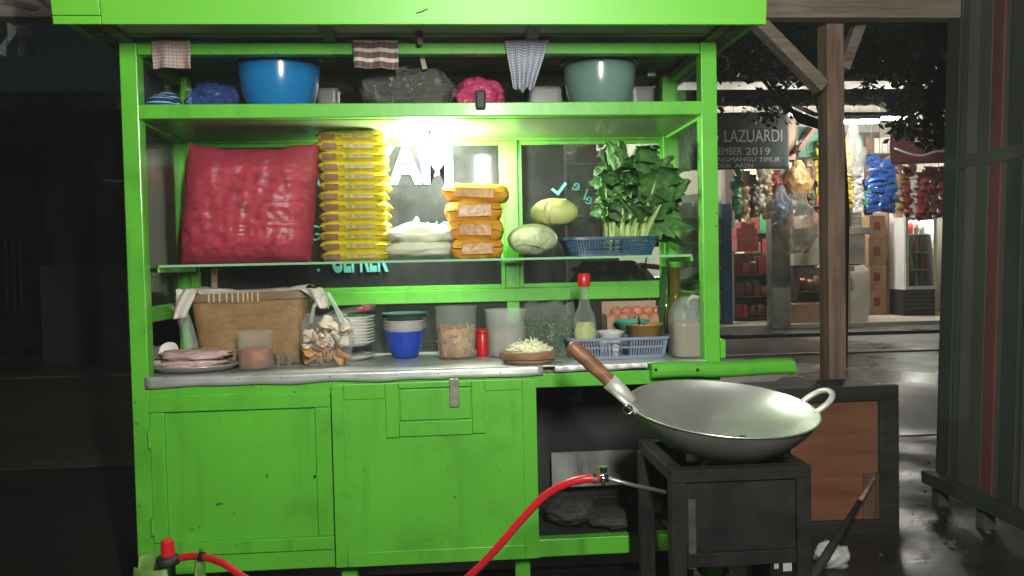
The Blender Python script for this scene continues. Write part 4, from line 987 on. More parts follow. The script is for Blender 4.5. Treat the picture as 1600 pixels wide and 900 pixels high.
# ---- bowls
a, c = P(599,552,.2), P(663,518,.2); x = (a.x+c.x)/2; r = (c.x-a.x)/2; h0 = c.z-CT
BLU = pm('blue_bowl', (.02,.07,.5), .3, var=.04); GRN = pm('dark_green_glass', (.05,.1,.09), .15, var=.1, coat=.4)
for k, (dz, mt_, rs, lb) in enumerate(((0,BLU,1.0,'bright blue bowl at the bottom of the bowl stack'),(.022,CERAMIC,1.08,'white bowl nested directly in the blue bowl'),(.034,CERAMIC,1.07,'middle white bowl of the bowl stack'),(.046,CERAMIC,1.06,'upper white bowl of the bowl stack'),(.058,GRN,1.10,'dark glassy bowl near the top of the bowl stack'),(.068,GRN,1.16,'dark glassy bowl on top of the bowl stack'))):
    q = r*rs/1.0
    if k: dz = h0*.80+(k-1)*.010; h0_ = h0; hq = h0*.34
    else: hq = h0
    tag(dish([(.0001,.002),(q*.55,.0),(q*.62,.004),(q*.86,hq*.45),(q*.99,hq*.97),(q*1.02,hq),(q*.97,hq),(q*.83,hq*.47),(q*.55,.006),(.0001,.006)], (x,.25,CT+.0005+dz), None, 40).build('bowl', mt_, smooth=True, base=(x,.25,CT+dz)), lb, 'bowl', 'bowls stacked on the counter')
# ---- jars
CARR = pm('carrot_orange', (.6,.17,.05), .45, var=.15); PALEV = pm('pale_vegetable', (.58,.5,.3), .45, var=.15); GRNV = pm('green_vegetable', (.25,.36,.12), .45, var=.15)
jar('pickle_jar', 'tall clear plastic jar of chopped carrot and cabbage pickle', 680, 746, 479, 549, .16, .56, pm('pickle_mix', (.48,.3,.16), .5, var=.4, vscale=50, bump=.5, bscale=60), 'jar', 1.08, wall=CLEAR, pieces=(130,[CARR,PALEV,CARR,GRNV,PALEV]))
jar('cloudy_jar', 'cloudy plastic jar of pale grey shreds right of the red tin', 760, 826, 484, 546, .17, .62, pm('grey_shreds', (.36,.33,.26), .6, var=.4, vscale=40, bump=.5, bscale=70), 'jar', 1.08, wall=CLOUDY)
a, c = P(745,543,.22), P(763,515,.22)
rt = thing('red_tin', 'small glossy red tin between the two plastic jars', 'tin', ((a.x+c.x)/2,.24,CT)); q = (c.x-a.x)/2; hh = c.z-CT
dish([(.0001,0),(q,.0),(q*1.02,.003),(q*1.02,hh*.8),(q*.98,hh*.82)], ((a.x+c.x)/2,.24,CT+.0005), None, 24).build('body', REDP, rt, smooth=True); dish([(q*.98,hh*.82),(q*1.05,hh*.83),(q*1.05,hh),(.0001,hh)], ((a.x+c.x)/2,.24,CT+.0005), None, 24).build('lid', REDP, rt, smooth=True)
# ---- bag of herbs
HERB = pm('herb_leaf', (.06,.16,.05), .5, var=.3, vscale=20)
a, c = P(820,566,.16), P(902,474,.16); cx = (a.x+c.x)/2; w = c.x-a.x; h = c.z-CT
hbg = thing('herb_bag', 'clear plastic bag of chopped green herbs behind the sauce bottle', 'bag', (cx,.2,CT))
rn = random.Random(3); mb = MB()
for k in range(900):
    p = Vector((cx+rn.uniform(-.45,.45)*w, .2+rn.uniform(-.045,.05), CT+.006+rn.random()**1.2*h*.72)); d_ = Vector((rn.uniform(-1,1),rn.uniform(-1,1),rn.uniform(-1,1))).normalized(); s_ = d_.cross(Vector((rn.random(),rn.random(),1))).normalized(); l = rn.uniform(.006,.014)
    mb.add([p, p+d_*l*.5+s_*l*.35, p+d_*l, p+d_*l*.5-s_*l*.35], [(0,1,2),(0,2,3)])
o = mb.build('chopped_leaves', HERB, hbg); o['kind'] = 'stuff'
mb = MB()
def fn(u, v):
    th = 2*math.pi*u; nn = noise.noise(Vector((math.cos(th)*2.4,math.sin(th)*2.4,v*4+3))); k = 1.02-.15*abs(v-.4)-.5*max(0,v-.85)
    return Vector((cx+w/2*k*math.cos(th)*(1+.10*nn), .2+.062*k*math.sin(th)*(1+.15*nn), CT+.001+v*h*(1+.12*nn*v)))
mb.grid(fn, 48, 24, True); mb.f.append(tuple(reversed(range(48)))); mb.m.append(0)
mb.build('bag_film', film('herb_film', (.6,.7,.6), .10, .14, .25, .9, 30), hbg, smooth=True)
# ---- cutting board with shredded cabbage
a, c = P(780,575,.045), P(871,555,.045); cx = (a.x+c.x)/2; r = (c.x-a.x)/2
cbd = thing('chopping_block', 'round dark wooden chopping block at the front edge of the counter', 'chopping block', (cx,.05,CT))
dish([(.0001,0),(r*.80,0),(r*.86,.004),(r*.86,.010),(r*.99,.013),(r,.020),(r*.97,.030),(r*.9,.031),(.0001,.029)], (cx,.05,CT+.0005), Matrix.Diagonal((1,.75,1)), 40).build('block', BOARDW, cbd, smooth=False)
SHRED = pm('cabbage_shred', (.72,.72,.5), .5, var=.1)
shd = thing('shredded_cabbage', 'heap of white shredded cabbage on the wooden chopping block', 'shredded cabbage', (cx,.05,CT+.03)); rn = random.Random(5)
mb = MB()
for k in range(420):
    an = rn.uniform(0,6.283); q = math.sqrt(rn.random()); p = Vector((cx+.004+r*.74*q*math.cos(an), .05+r*.52*q*math.sin(an), CT+.031+.028*(1-q*q)*rn.random()**.4+.002)); d_ = Vector((rn.uniform(-1,1),rn.uniform(-1,1),rn.uniform(-.5,.5))).normalized(); l = rn.uniform(.006,.013)
    mb.bar(p-d_*l, p+d_*l, .0022, .0014)
o = mb.build('shreds', SHRED, shd); o['kind'] = 'stuff'
blob(MB(), (cx+.004,.05,CT+.032), r*.7, r*.5, .022, .15, 4).build('heap_core', SHRED, shd, smooth=True)
# ---- big slotted basket and what stands in it
a, c = P(892,570,.06), P(1048,524,.06); bx, bw, bh = (a.x+c.x)/2, c.x-a.x, c.z-CT-.002; bY = .15
basket('plastic_basket', 'grey blue slotted plastic basket on the counter holding bottle and bowls', bx, bY, CT+.0005, bw, .19, bh, .93, GREYBL, 110, rows=2)
def bottle(name, label, px, Y, ytop, ybot_z, rad, mats, neck=.35, cap=None, cat='bottle', lab=None, capm=None, sh=.5):
    p = P(px, ytop, Y); x = p.x; z1 = p.z; h = z1-ybot_z; t = thing(name, label, cat, (x,Y,ybot_z)); r = rad
    capz = h*.86 if capm else h
    prof = [(.0001,.003),(r*.85,0),(r,.006),(r,h*(sh-.08)),(r*.9,h*sh),(r*.55,h*(sh+.1)),(r*neck,h*(sh+.19)),(r*neck*.92,capz-.004),(r*neck*1.15,capz-.003),(r*neck*1.15,capz)]
    dish(prof, (x,Y,ybot_z), None, 28).build('glass_body', mats[0], t, smooth=True)
    if len(mats) > 1: dish([(.0001,.005),(r*.92,.005),(r*.93,h*(sh-.1)),(r*.8,h*(sh-.02)),(.0001,h*(sh-.02))], (x,Y,ybot_z), None, 24).build('contents', mats[1], t, smooth=True)
    if capm: dish([(r*neck*1.3,capz-.003),(r*neck*1.38,capz),(r*neck*1.36,h-.004),(r*neck*1.1,h),(.0001,h)], (x,Y,ybot_z), None, 20).build('cap', capm, t, smooth=True)
    return t, x, h, r
PBROWN = pm('brown_sauce', (.1,.04,.02), .3, var=.2)
t, x, h, r = bottle('sauce_bottle', 'clear glass sauce bottle with red cap and pale oval label in the basket', 912, .11, 427, CT+.003, S(18,.11), [film('bottle_glass', (.5,.56,.48), .10, .06, .55, bump=0)], .42, capm=REDP, sh=.5)
PALEL = pm('pale_green_label', (.42,.48,.22), .5, var=.1); REDL = pm('red_label', (.5,.03,.03), .45)
def wrap(mat, u0, u1, z0f, z1f, rr_, nm):
    MB().grid(lambda u, v: (x+rr_*math.sin((u-.5)*2.2*(1 if nm!='label' else math.sin(math.pi*(.18+.64*v))**.5)), .11-rr_*math.cos((u-.5)*2.2), CT+.003+h*(z0f+(z1f-z0f)*v)), 14, 10).build(nm, mat, t, smooth=True)
wrap(PALEL, 0,1,.16,.43,r*1.015,'label'); wrap(REDL,0,1,.05,.155,r*1.02,'lower_label'); 
p0 = P(955,520,.12)
tag(dish([(.0001,0),(.02,0),(.04,.028),(.041,.03),(.038,.03),(.019,.003),(.0001,.003)], (p0.x,.13,P(955,522,.12).z-.022), None, 30).build('rice_bowl', CERAMIC, smooth=True, base=(p0.x,.13,CT+.03)), 'small white bowl inside the grey blue basket beside the bottle', 'bowl')
tag(dish([(.0001,0),(.03,0),(.033,.04),(.0001,.04)], (p0.x,.13,CT+.0035), None, 24).build('white_tub', WHITEP, smooth=True, base=(p0.x,.13,CT)), 'white plastic tub under the small white bowl in the basket', 'tub')
tq = P(988,505,.2); TQ = pm('turquoise_plastic', (.08,.5,.36), .35, var=.05)
tag(dish([(.0001,0),(.025,0),(.05,.035),(.052,.037),(.048,.037),(.024,.004),(.0001,.004)], (tq.x,.2,P(988,500,.2).z-.037), None, 32).build('turquoise_bowl', TQ, smooth=True, base=(tq.x,.2,CT+.04)), 'turquoise plastic bowl at the back of the grey blue basket', 'bowl')
tag(dish([(.0001,0),(.04,0),(.045,P(988,500,.2).z-.0375-CT),(.0001,P(988,500,.2).z-.0375-CT)], (tq.x,.2,CT+.0005), None, 24).build('support_tub', GREYTRAY, smooth=True, base=(tq.x,.2,CT)), 'dull tub holding up the turquoise bowl in the basket', 'tub')
og = P(1010,510,.11); OCH = pm('ochre_plastic', (.42,.23,.08), .4, var=.1)
oc = thing('ochre_tub', 'ochre brown plastic tub with a spoon in the grey blue basket', 'tub', (og.x,.13,CT)); hh = P(1010,506,.11).z-CT
dish([(.0001,.003),(.042,.003),(.047,hh),(.05,hh),(.05,hh-.004),(.046,hh-.005),(.041,.006)], (og.x,.13,CT), None, 32).build('body', OCH, oc, smooth=True)
dish([(.0001,hh*.85),(.043,hh*.85)], (og.x,.13,CT), None, 24).build('contents', SAMB, oc)
MB().tube([P(1002,512,.13),P(997,493,.13),P(990,497,.13)], .0028, 8).build('spoon', CHROME, oc, smooth=True)
# ---- eggs in a box
a, c = P(946,502,.29), P(1032,474,.29)
EGGB = pm('egg_box', (.42,.27,.2), .8, var=.15)
eb = thing('egg_box', 'brown cardboard box of eggs at the back of the counter', 'egg box', ((a.x+c.x)/2,.31,CT))
MB().box(a.x,c.x,.262,.265,CT+.001,P(990,498,.26).z).build('front', EGGB, eb); MB().box(a.x,c.x,.346,.349,CT+.001,P(990,470,.35).z).build('rear', EGGB, eb)
for xx in (a.x,c.x-.003): MB().box(xx,xx+.003,.2655,.3455,CT+.001,P(990,490,.3).z).build('side', EGGB, eb)
MB().box(a.x+.003,c.x-.003,.2655,.3455,CT+.001,P(990,508,.26).z).build('tray', EGGB, eb)
EGG = pm('egg_shell', (.52,.21,.13), .5, var=.1, vscale=12, rand=.1)
zt2 = P(990,508,.26).z
em = None; rn = random.Random(2); k = 0
prof = [(.0001,-.021),(.010,-.019),(.017,-.011),(.0185,-.002),(.016,.009),(.010,.018),(.005,.0215),(.0001,.0225)]
names = ['front row egg at the left end of the box','front row egg second from the left','front row egg third from the left','front row egg second from the right','front row egg at the right end of the box',
         'raised egg at the left of the upper row','raised egg second from the left in the upper row','raised egg in the middle of the upper row','raised egg second from the right in the upper row','raised egg at the right of the upper row']
for row in range(2):
    for i in range(5):
        px = 957+i*16.5+(6 if row else 0); pz = zt2+.017+(.018 if row else 0); q = P(px,485,.285+.028*row)
        if em is None:
            em = MB().lathe(prof, (0,0,0), 20, Matrix.Rotation(R(75),4,'X')).build('egg', EGG, smooth=True); o = em
        else: o = em.copy(); COL.objects.link(o)
        o.location = (q.x, .286+.028*row, pz); o.rotation_euler = (rn.uniform(-.3,.3),rn.uniform(-.3,.3),rn.uniform(-.8,.8))
        tag(o, 'brown '+names[k], 'egg', 'eggs in the cardboard box'); k += 1
# ---- two dark bottles and the jerrycan
OLIVE = film('olive_glass', (.12,.1,.015), .75, .08, .4, bump=0); GREENG = film('green_bottle_glass', (.05,.13,.04), .72, .08, .4, bump=0); SOY = pm('soy_sauce', (.012,.01,.006), .2, var=.1)
bottle('soy_bottle', 'green glass bottle of dark sauce behind the jerrycan', 1040, .27, 416, CT+.0005, S(14,.25), [GREENG,SOY], .48, sh=.55)
bottle('soy_bottle', 'olive brown glass bottle of dark sauce beside the green one', 1054, .20, 418, CT+.0005, S(16,.2), [OLIVE,SOY], .5, sh=.52)
a, c = P(1051,570,.07), P(1111,463,.07); cx = (a.x+c.x)/2; r = (c.x-a.x)/2; h = c.z-CT
jc = thing('jerrycan', 'translucent plastic water can a third of brown liquid below a cloudy neck', 'jerrycan', (cx,.09,CT))
jc['label'] = 'translucent plastic can half full of brown liquid at the right end of the counter'
def jp(u, v, k):
    pr = [(0,.94),(.03,1.0),(.55,1.0),(.66,.98),(.78,.9),(.88,.74),(.95,.56),(1.0,.38)]
    for i in range(len(pr)-1):
        if v <= pr[i+1][0]: q = (v-pr[i][0])/(pr[i+1][0]-pr[i][0]); f_ = pr[i][1]*(1-q)+pr[i+1][1]*q; break
    ca, sa = math.cos(2*math.pi*u), math.sin(2*math.pi*u); e = .55
    return Vector((cx+r*f_*k*math.copysign(abs(ca)**e,ca), .09+r*.95*f_*k*math.copysign(abs(sa)**e,sa), CT+.001+h*v*(1 if k==1 else .995)))
mb = MB(); mb.grid(lambda u, v: jp(u,v,1), 40, 30, True); mb.f.append(tuple(reversed(range(40)))); mb.m.append(0); mb.f.append(tuple(range(40*30,40*31))); mb.m.append(0)
mb.build('can', film('can_plastic', (.62,.68,.64), .24, .35, .2, bump=.1), jc, smooth=True)
mb = MB(); mb.grid(lambda u, v: jp(u,.01+v*.57,.95), 36, 10, True); mb.f.append(tuple(range(36*10,36*11))); mb.m.append(0); mb.build('liquid', pm('brown_liquid', (.25,.17,.10), .25, var=.05), jc, smooth=True)
MB().tube([P(1077,480,.06),P(1074,470,.05),P(1082,463,.05),P(1094,466,.06)], .006, 8).build('handle', CLOUDY, jc, smooth=True)

# ================================================================ STOVE, WOK AND GAS
sv = thing('gas_stove', 'black iron gas stove stand carrying the wok', 'stove', (1.37,-.36,0))
X0, X1, Y0, Y1, ZT = P(1049,760,-.5).x, P(1268,760,-.5).x, -.5, -.215, .595
for (x,y_) in ((X0,Y0),(X1-.03,Y0),(X0,Y1-.03),(X1-.03,Y1-.03)): MB().box(x,x+.03,y_,y_+.03,0,ZT).build('leg', IRON, sv, bevel=.002)
for bx in ((X0,X1,Y0-.001,Y0+.03),(X0,X1,Y1-.03,Y1+.001),(X0-.001,X0+.03,Y0+.031,Y1-.031),(X1-.03,X1+.001,Y0+.031,Y1-.031)): MB().box(bx[0],bx[1],bx[2],bx[3],ZT+.0005,ZT+.026).build('top_rail', IRON, sv, bevel=.002)
zl = P(1150,862,-.5).z
MB().box(X0+.031,X1-.031,Y0+.006,Y0+.012,zl,P(1150,748,-.5).z).build('front_plate', IRON, sv, bevel=.001)
MB().box(X0+.035,X0+.05,Y0+.0045,Y0+.0058,.42,.56).build('scuffed_strip', pm('scuffed', (.04,.04,.036), .8, var=.5, vscale=30, dirt=(.012,.012,.011), dscale=14, damt=.9), sv)
for bx in ((X0,X1,Y0+.001,Y0+.028),): MB().box(X0+.031,X1-.031,Y0+.002,Y0+.028,zl-.03,zl-.002).build('lower_rail', IRON, sv, bevel=.002)
MB().box(X1-.012,X1-.006,Y0+.032,Y1-.032,zl,ZT-.002).build('side_plate', IRON, sv)
MB().box(X0+.032,X1-.032,Y0+.03,Y1-.03,zl-.002,zl+.003).build('shelf', IRON, sv)
wc = Vector((P(1128,634,-.35).x,-.35,P(1128,634,-.35).z))
MB().lathe([(.085,0),(.105,0),(.105,.012),(.085,.012),(.085,0)], (wc.x,-.35,ZT+.0265), 36).build('pot_ring', IRON, sv, smooth=False)
for k in range(4):
    an = k*math.pi/2+.78; MB().bar((wc.x+.075*math.cos(an),-.35+.075*math.sin(an),ZT+.03),(wc.x+.15*math.cos(an),-.35+.15*math.sin(an),ZT+.040),.012,.014).build('pot_arm', IRON, sv)
MB().lathe([(.0001,0),(.04,0),(.045,.02),(.03,.03),(.0001,.03)], (wc.x,-.35,ZT-.035), 24).build('burner', IRON, sv, smooth=True)
# side table leg seen at the left of the stove
MB().box(P(1000,850,-.25).x,P(1014,850,-.25).x,-.26,-.235,0,.60).build('rear_leg', IRON, sv, bevel=.002)
MB().bar((P(1007,735,-.25).x,-.248,.59),(X0,-.248,.59),.022,.02,(0,0,1)).build('rear_brace', IRON, sv)
# wok
def brushed(mt_):
    n_ = mt_.node_tree; b_ = [q for q in n_.nodes if q.type == 'BSDF_PRINCIPLED'][0]
    tg = n_.nodes.new('ShaderNodeTangent'); tg.direction_type = 'RADIAL'; tg.axis = 'Z'; n_.links.new(tg.outputs[0], b_.inputs['Tangent']); b_.inputs['Anisotropic'].default_value = .6
brushed(WOK)
RW = (P(1284,634,-.35).x-P(989,634,-.35).x)/2*.965
wk = thing('wok', 'large shiny steel wok tilted on the stove with a wooden handle', 'wok', (wc.x,-.35,ZT+.03))
MT = Matrix.Translation(wc) @ Matrix.Rotation(R(7.5),4,'X') @ Matrix.Rotation(R(2.2),4,'Y')
def bowlprof(R_, D, n=16): return [(R_*math.sin(t)/math.sin(1.16), -D*(math.cos(t)-math.cos(1.16))/(1-math.cos(1.16))) for t in [1.16*(i/n) for i in range(n+1)]]
pr = bowlprof(RW*.985, .108); inner = [(max(r_,.0001), z_) for r_, z_ in pr]
mb = MB(); mb.lathe(inner, (0,0,0), 72); mb.v = [MT @ v for v in mb.v]; 
mb.build('inner_bowl', WOK, wk, smooth=True)
pr2 = bowlprof(RW*.993, .1125); mb = MB(); mb.lathe([(max(r_,.0001), z_-.0024) for r_, z_ in pr2], (0,0,0), 72); mb.v = [MT @ v for v in mb.v]; mb.build('outer_bowl', WOKOUT, wk, smooth=True)
mb = MB(); mb.lathe([(RW*.985,0),(RW*1.0,.0015),(RW*1.006,-.001),(RW*1.0,-.003),(RW*.993,-.0024)], (0,0,0), 72); mb.v = [MT @ v for v in mb.v]; mb.build('rim', WOK, wk, smooth=True)
def loop(pts, nm, w_=.016):
    mb = MB(); k = len(pts)
    mb.tube(pts, [.0065]*k, 8); return mb.build(nm, LOOPM, wk, smooth=True)
def smooth_pts(pts, n=5):
    pts = [Vector(p) for p in pts]; outp = []
    for i in range(len(pts)-1):
        p0, p1, p2, p3 = pts[max(i-1,0)], pts[i], pts[i+1], pts[min(i+2,len(pts)-1)]
        for j in range(n):
            t = j/n; outp.append(.5*((2*p1)+(p2-p0)*t+(2*p0-5*p1+4*p2-p3)*t*t+(3*p1-p0-3*p2+p3)*t**3))
    return outp+[pts[-1]]
def ear(sg):
    pts_ = [(RW*.97*sg,.034,-.004),(RW*1.0*sg,.036,.003),((RW+.014)*sg,.035,.014),((RW+.028)*sg,.028,.025),((RW+.036)*sg,.015,.031),((RW+.038)*sg,0,.033),((RW+.036)*sg,-.015,.031),((RW+.028)*sg,-.028,.025),((RW+.014)*sg,-.035,.014),(RW*1.0*sg,-.036,.003),(RW*.97*sg,-.034,-.004)]
    return [MT @ Vector(q) for q in pts_]
loop(smooth_pts(ear(1)), 'loop_handle')
loop(smooth_pts(ear(-1)), 'loop_handle')
hp = [P(893,541,-.33),P(900,547,-.335),P(930,574,-.34),P(960,602,-.345),P(978,618,-.35)]
MB().tube(smooth_pts(hp,4), [.013]+[.0165]*8+[.015]*8, 14).build('wooden_handle', HANDLEW, wk, smooth=True)
MB().tube([P(952,596,-.346),P(970,612,-.352),P(988,629,-.36)], [.0185,.0175,.012], 14).build('ferrule', LOOPM, wk, smooth=True)
p = P(981,640,-.40); MB().tube([p+Vector((.010*math.cos(t*.7),0,.010*math.sin(t*.7))) for t in range(10)], .0016, 6).build('hanging_ring', CHROME, wk, smooth=True)
# gas cylinder
gx_, gy_ = P(268,880,-.17).x, -.185
gc = thing('gas_cylinder', 'small green gas cylinder with red regulator at the lower left corner', 'gas cylinder', (gx_,gy_,0))
GASG = pm('gas_green', (.14,.26,.06), .45, var=.2, vscale=12, bump=.2, dirt=(.06,.07,.05), dscale=9, damt=.7)
dish([(.0001,.02),(.09,.02),(.1,.0),(.105,.0),(.105,.03),(.13,.06),(.135,.12),(.13,.19),(.10,.235),(.05,.25),(.0001,.252)], (gx_,gy_,0), None, 40).build('tank', GASG, gc, smooth=True)
ztk = P(268,872,gy_).z
mb = MB(); mb.grid(lambda u, v: Vector((gx_+.075*math.cos(6.283*u*.80+2.3), gy_+.075*math.sin(6.283*u*.80+2.3), .235+(ztk-.235)*v*(1-.22*(abs(math.sin(6.283*u*1.2))>.8)))), 60, 6); mb.build('collar', GASG, gc, smooth=True, solid=.005)
zr = P(265,880,gy_).z
MB().lathe([(.0001,.25),(.014,.25),(.014,zr)], (gx_,gy_,0), 16).build('valve', CHROME, gc, smooth=True)
rg = MB().lathe([(.0001,0),(.024,0),(.026,.004),(.026,.014),(.021,.019),(.0001,.019)], (gx_,gy_-.005,zr), 24).build('regulator', BLACKP, gc, smooth=True)
MB().lathe([(.0145,.0),(.0155,.003),(.0142,P(265,842,gy_).z-zr-.022),(.012,P(265,842,gy_).z-zr-.019),(.0001,P(265,842,gy_).z-zr-.019)], (gx_,gy_-.005,zr+.0192), 20, None, lambda an, z: .03*math.sin(an*10)).build('knob', REDP, rg)
# hose: one length from the regulator, down along the ground, up to the valve
HOSE = pm('red_hose', (.5,.012,.022), .35, var=.08)
vY = -.47; vp = P(938,748,vY)
hpts = [P(281,872,-.2),P(300,869,-.205),P(322,871,-.22),P(350,881,-.25),P(382,903,-.28), (P(450,940,-.33)), (P(560,975,-.36)), P(660,960,-.38), P(735,899,-.40),P(775,858,-.42),P(815,812,-.43),P(850,776,-.44),P(885,756,-.46),P(915,748,vY),P(936,748,vY)]
for q in hpts:
    if hasattr(q,'z') and q.z < .012: q.z = .012
hs = thing('gas_hose', 'red rubber gas hose looping from the cylinder up to the stove valve', 'hose', (.6,-.36,.0))
MB().tube(smooth_pts(hpts,6), S(6.2,-.4), 12).build('tube', HOSE, hs, smooth=True)
MB().tube([P(312,869.5,-.214),P(319,870.5,-.218)], S(8,-.4), 12).build('clamp', IRON, hs); MB().tube([P(925,747.5,vY),P(931,747.5,vY)], S(8,-.4), 12).build('clamp', CHROME, hs)
gv = thing('gas_valve', 'small chrome gas valve with a thin pipe running to the stove', 'valve', vp)
MB().tube([P(936,748,vY),P(950,747,vY)], .008, 10).build('body', CHROME, gv, smooth=True)
MB().tube([P(942,758,vY),P(942,737,vY)], .0045, 8).build('stem', CHROME, gv, smooth=True); MB().tube([P(942,737,vY),P(942,729,vY)], .0085, 10).build('tap', CHROME, gv)
MB().tube([P(948,747,vY),P(985,757,-.46),P(1053,772,-.44)], .0042, 8).build('pipe', pm('dull_pipe', (.35,.35,.32), .4, metal=.8), gv, smooth=True)
# things under / beside the stove
rk = thing('leaning_stick', 'charred wooden stick with a pale tip leaning against the low cabinet', 'stick', P(1275,895,-.2))
s0, s1, sm_ = PZ(1268,905,.03), P(1371,738,.70), None
sm_ = s0.lerp(s1, .70)
MB().tube([s0, s0.lerp(s1,.35), sm_], [.016,.013,.008], 10).build('shaft', pm('charred', (.035,.034,.03), .8, var=.4, bump=.4), rk, smooth=True); MB().tube([sm_, s0.lerp(s1,.9), s1], [.008,.007,.003], 10).build('tip', TANWOOD, rk, smooth=True)
g = PZ(1300,885,.0); tag(blob(MB(), (g.x,g.y,.035), .055, .045, .045, .4, 2.4, seed=3, flat=-.035).build('white_plastic_bag', film('white_bag', (.72,.73,.7), .9, .3, .1, .8, 30), smooth=True, base=(g.x,g.y,0)), 'crumpled white plastic bag on the ground right of the stove', 'bag')
g = PZ(1226,902,.0); bx_ = thing('printed_box', 'small dark box with white print on the ground seen between the stove legs', 'box', (g.x,g.y+.05,0))
MB().box(g.x-.05,g.x+.045,g.y,g.y+.08,.001,.06).build('carton', BLACKP, bx_, bevel=.002); MB().box(g.x-.005,g.x+.035,g.y-.0012,g.y-.0002,.02,.048).build('white_print', WHITEP, bx_); MB().box(g.x-.035,g.x-.02,g.y-.0012,g.y-.0002,.03,.05).build('white_print', WHITEP, bx_)
g = PZ(1118,905,.0); tag(blob(MB(), (g.x,g.y+.02,.03), .05, .04, .035, .2, 2.4, seed=8, flat=-.03).build('red_cloth', pm('dark_red_rag', (.2,.02,.03), .9, bump=.5), smooth=True, base=(g.x,g.y,0)), 'dark red rag on the ground seen between the stove legs', 'rag')
# dark sacks in the open compartment
for k, (px0,px1,yt,Yy,lb) in enumerate(((850,930,775,.14,'dark crumpled sack in the left of the open compartment'),(915,1000,800,.11,'dark grey bundle in the middle of the open compartment'),(985,1060,770,.2,'black bundle in the right of the open compartment'))):
    sack('dark_sack', lb, px0, px1, yt, Yy, pm('dark_cloth_%d' % k, ((.03,.031,.028),(.04,.043,.038),(.012,.012,.012))[k], .75, var=.4, bump=.6, bscale=25), .07, z0=.3125, seed=k*4+1, amp=.22, group='sacks in the open compartment', cat='sack')
# ================================================================ SHOP ACROSS THE ROAD
SF = .1
shop = thing('corner_shop', 'small lit shop across the road with open front and hanging goods', 'shop', (5.2, 10.3, 0))
WALLP = pm('shop_plaster', (.42,.4,.34), .85, var=.15, vscale=1.5, dirt=(.2,.19,.16), dscale=3)
BLUEGR = pm('blue_grey_shutter', (.10,.135,.165), .5, var=.15, vscale=2, metal=.2)
xl_, xr_ = P(884,400,8.7).x, 8.45
def sp(name, mat, *b, bevel=0, parent=None):
    mb = MB()
    for q in b: mb.box(*q)
    return mb.build(name, mat, parent or shop, bevel=bevel)
sp('rear_wall', WALLP, (-2.6,8.6,12.05,12.2,SF+.001,3.4)); sp('side_wall', WALLP, (8.45,8.6,8.62,12.04,SF+.001,3.4)); sp('side_wall', WALLP, (xl_-.15,xl_-.02,8.95,12.04,SF+.001,3.4))
sp('ceiling', pm('shop_ceiling', (.5,.48,.42), .8), (-2.6,8.6,8.6,12.2,3.401,3.45))
# shuttered half of the shop front
zc_ = 3.35; k = 0; x = -2.55
while x < xl_-.02:
    sp('shutter_slat', BLUEGR, (x, x+.13, 8.72+(.03 if k % 2 else 0), 8.76+(.03 if k % 2 else 0), SF+.002, 3.1)); x += .132; k += 1
p, q = P(629,372,8.6), P(652,290,8.6); sp('notice_panel', pm('notice', (.5,.47,.42), .7, var=.1), (p.x,q.x,8.66,8.70,p.z-.9,q.z))
# awning of corrugated sheet over the front
zaw = P(1340,182,8.0).z
mb = MB(); mb.grid(lambda u, v: Vector((-2.8+u*11.6, 7.7+v*1.4, zaw+.10+v*.30+.02*math.sin(u*11.6/.15*6.283))), 760, 2); mb.build('awning', pm('awning_tin', (.2,.22,.21), .6, metal=.3, var=.3, dirt=(.08,.09,.08)), shop, smooth=True, solid=.003)
sp('front_beam', pm('beam_wood', (.16,.12,.09), .7, var=.2), (-2.7,8.5,8.62,8.70,3.12,3.3))
a, c = P(1208,512,8.4), P(1236,400,8.4)
pl = sp('pillar', pm('pillar_concrete', (.3,.3,.27), .85, var=.3, vscale=3, dirt=(.1,.1,.09), bump=.4), (a.x,c.x,8.42,8.62,.05,3.12), bevel=.01)
# lamps
LT = emit('shop_tube', (1,.96,.86), LAMP_SHOP)
def lamp(label, x0, x1, y, z, mat=LT):
    t = thing('ceiling_lamp', label, 'lamp', ((x0+x1)/2,y,z), 'shop ceiling lamps')
    MB().box(x0,x1,y-.05,y+.05,z,z+.05).build('housing', WHITEP, t); MB().tube([(x0+.02,y,z-.02),(x1-.02,y,z-.02)], .02, 10).build('tube', mat, t)
p = P(1310,188,7.5); q = P(1374,188,7.5); lamp('lit tube lamp under the awning above the hanging bags', p.x, q.x, 7.5, p.z)
lamp('lit tube lamp in the middle of the shop', 5.2, 6.2, 9.9, 3.2)
MB().bar((p.x-.3,7.5,p.z+.075),(p.x-.3,8.62,3.2),.04,.04).build('lamp_arm', IRON, shop); MB().bar((q.x+.3,7.5,p.z+.075),(q.x+.3,8.62,3.2),.04,.04).build('lamp_arm', IRON, shop); MB().bar((p.x-.3,7.5,p.z+.075),(q.x+.3,7.5,p.z+.075),.04,.04).build('lamp_arm', IRON, shop)
lamp('lit tube lamp deep inside the shop', 3.4, 4.6, 10.2, 3.2); lamp('lit tube lamp over the drinks fridge', 6.6, 7.8, 9.7, 3.1)

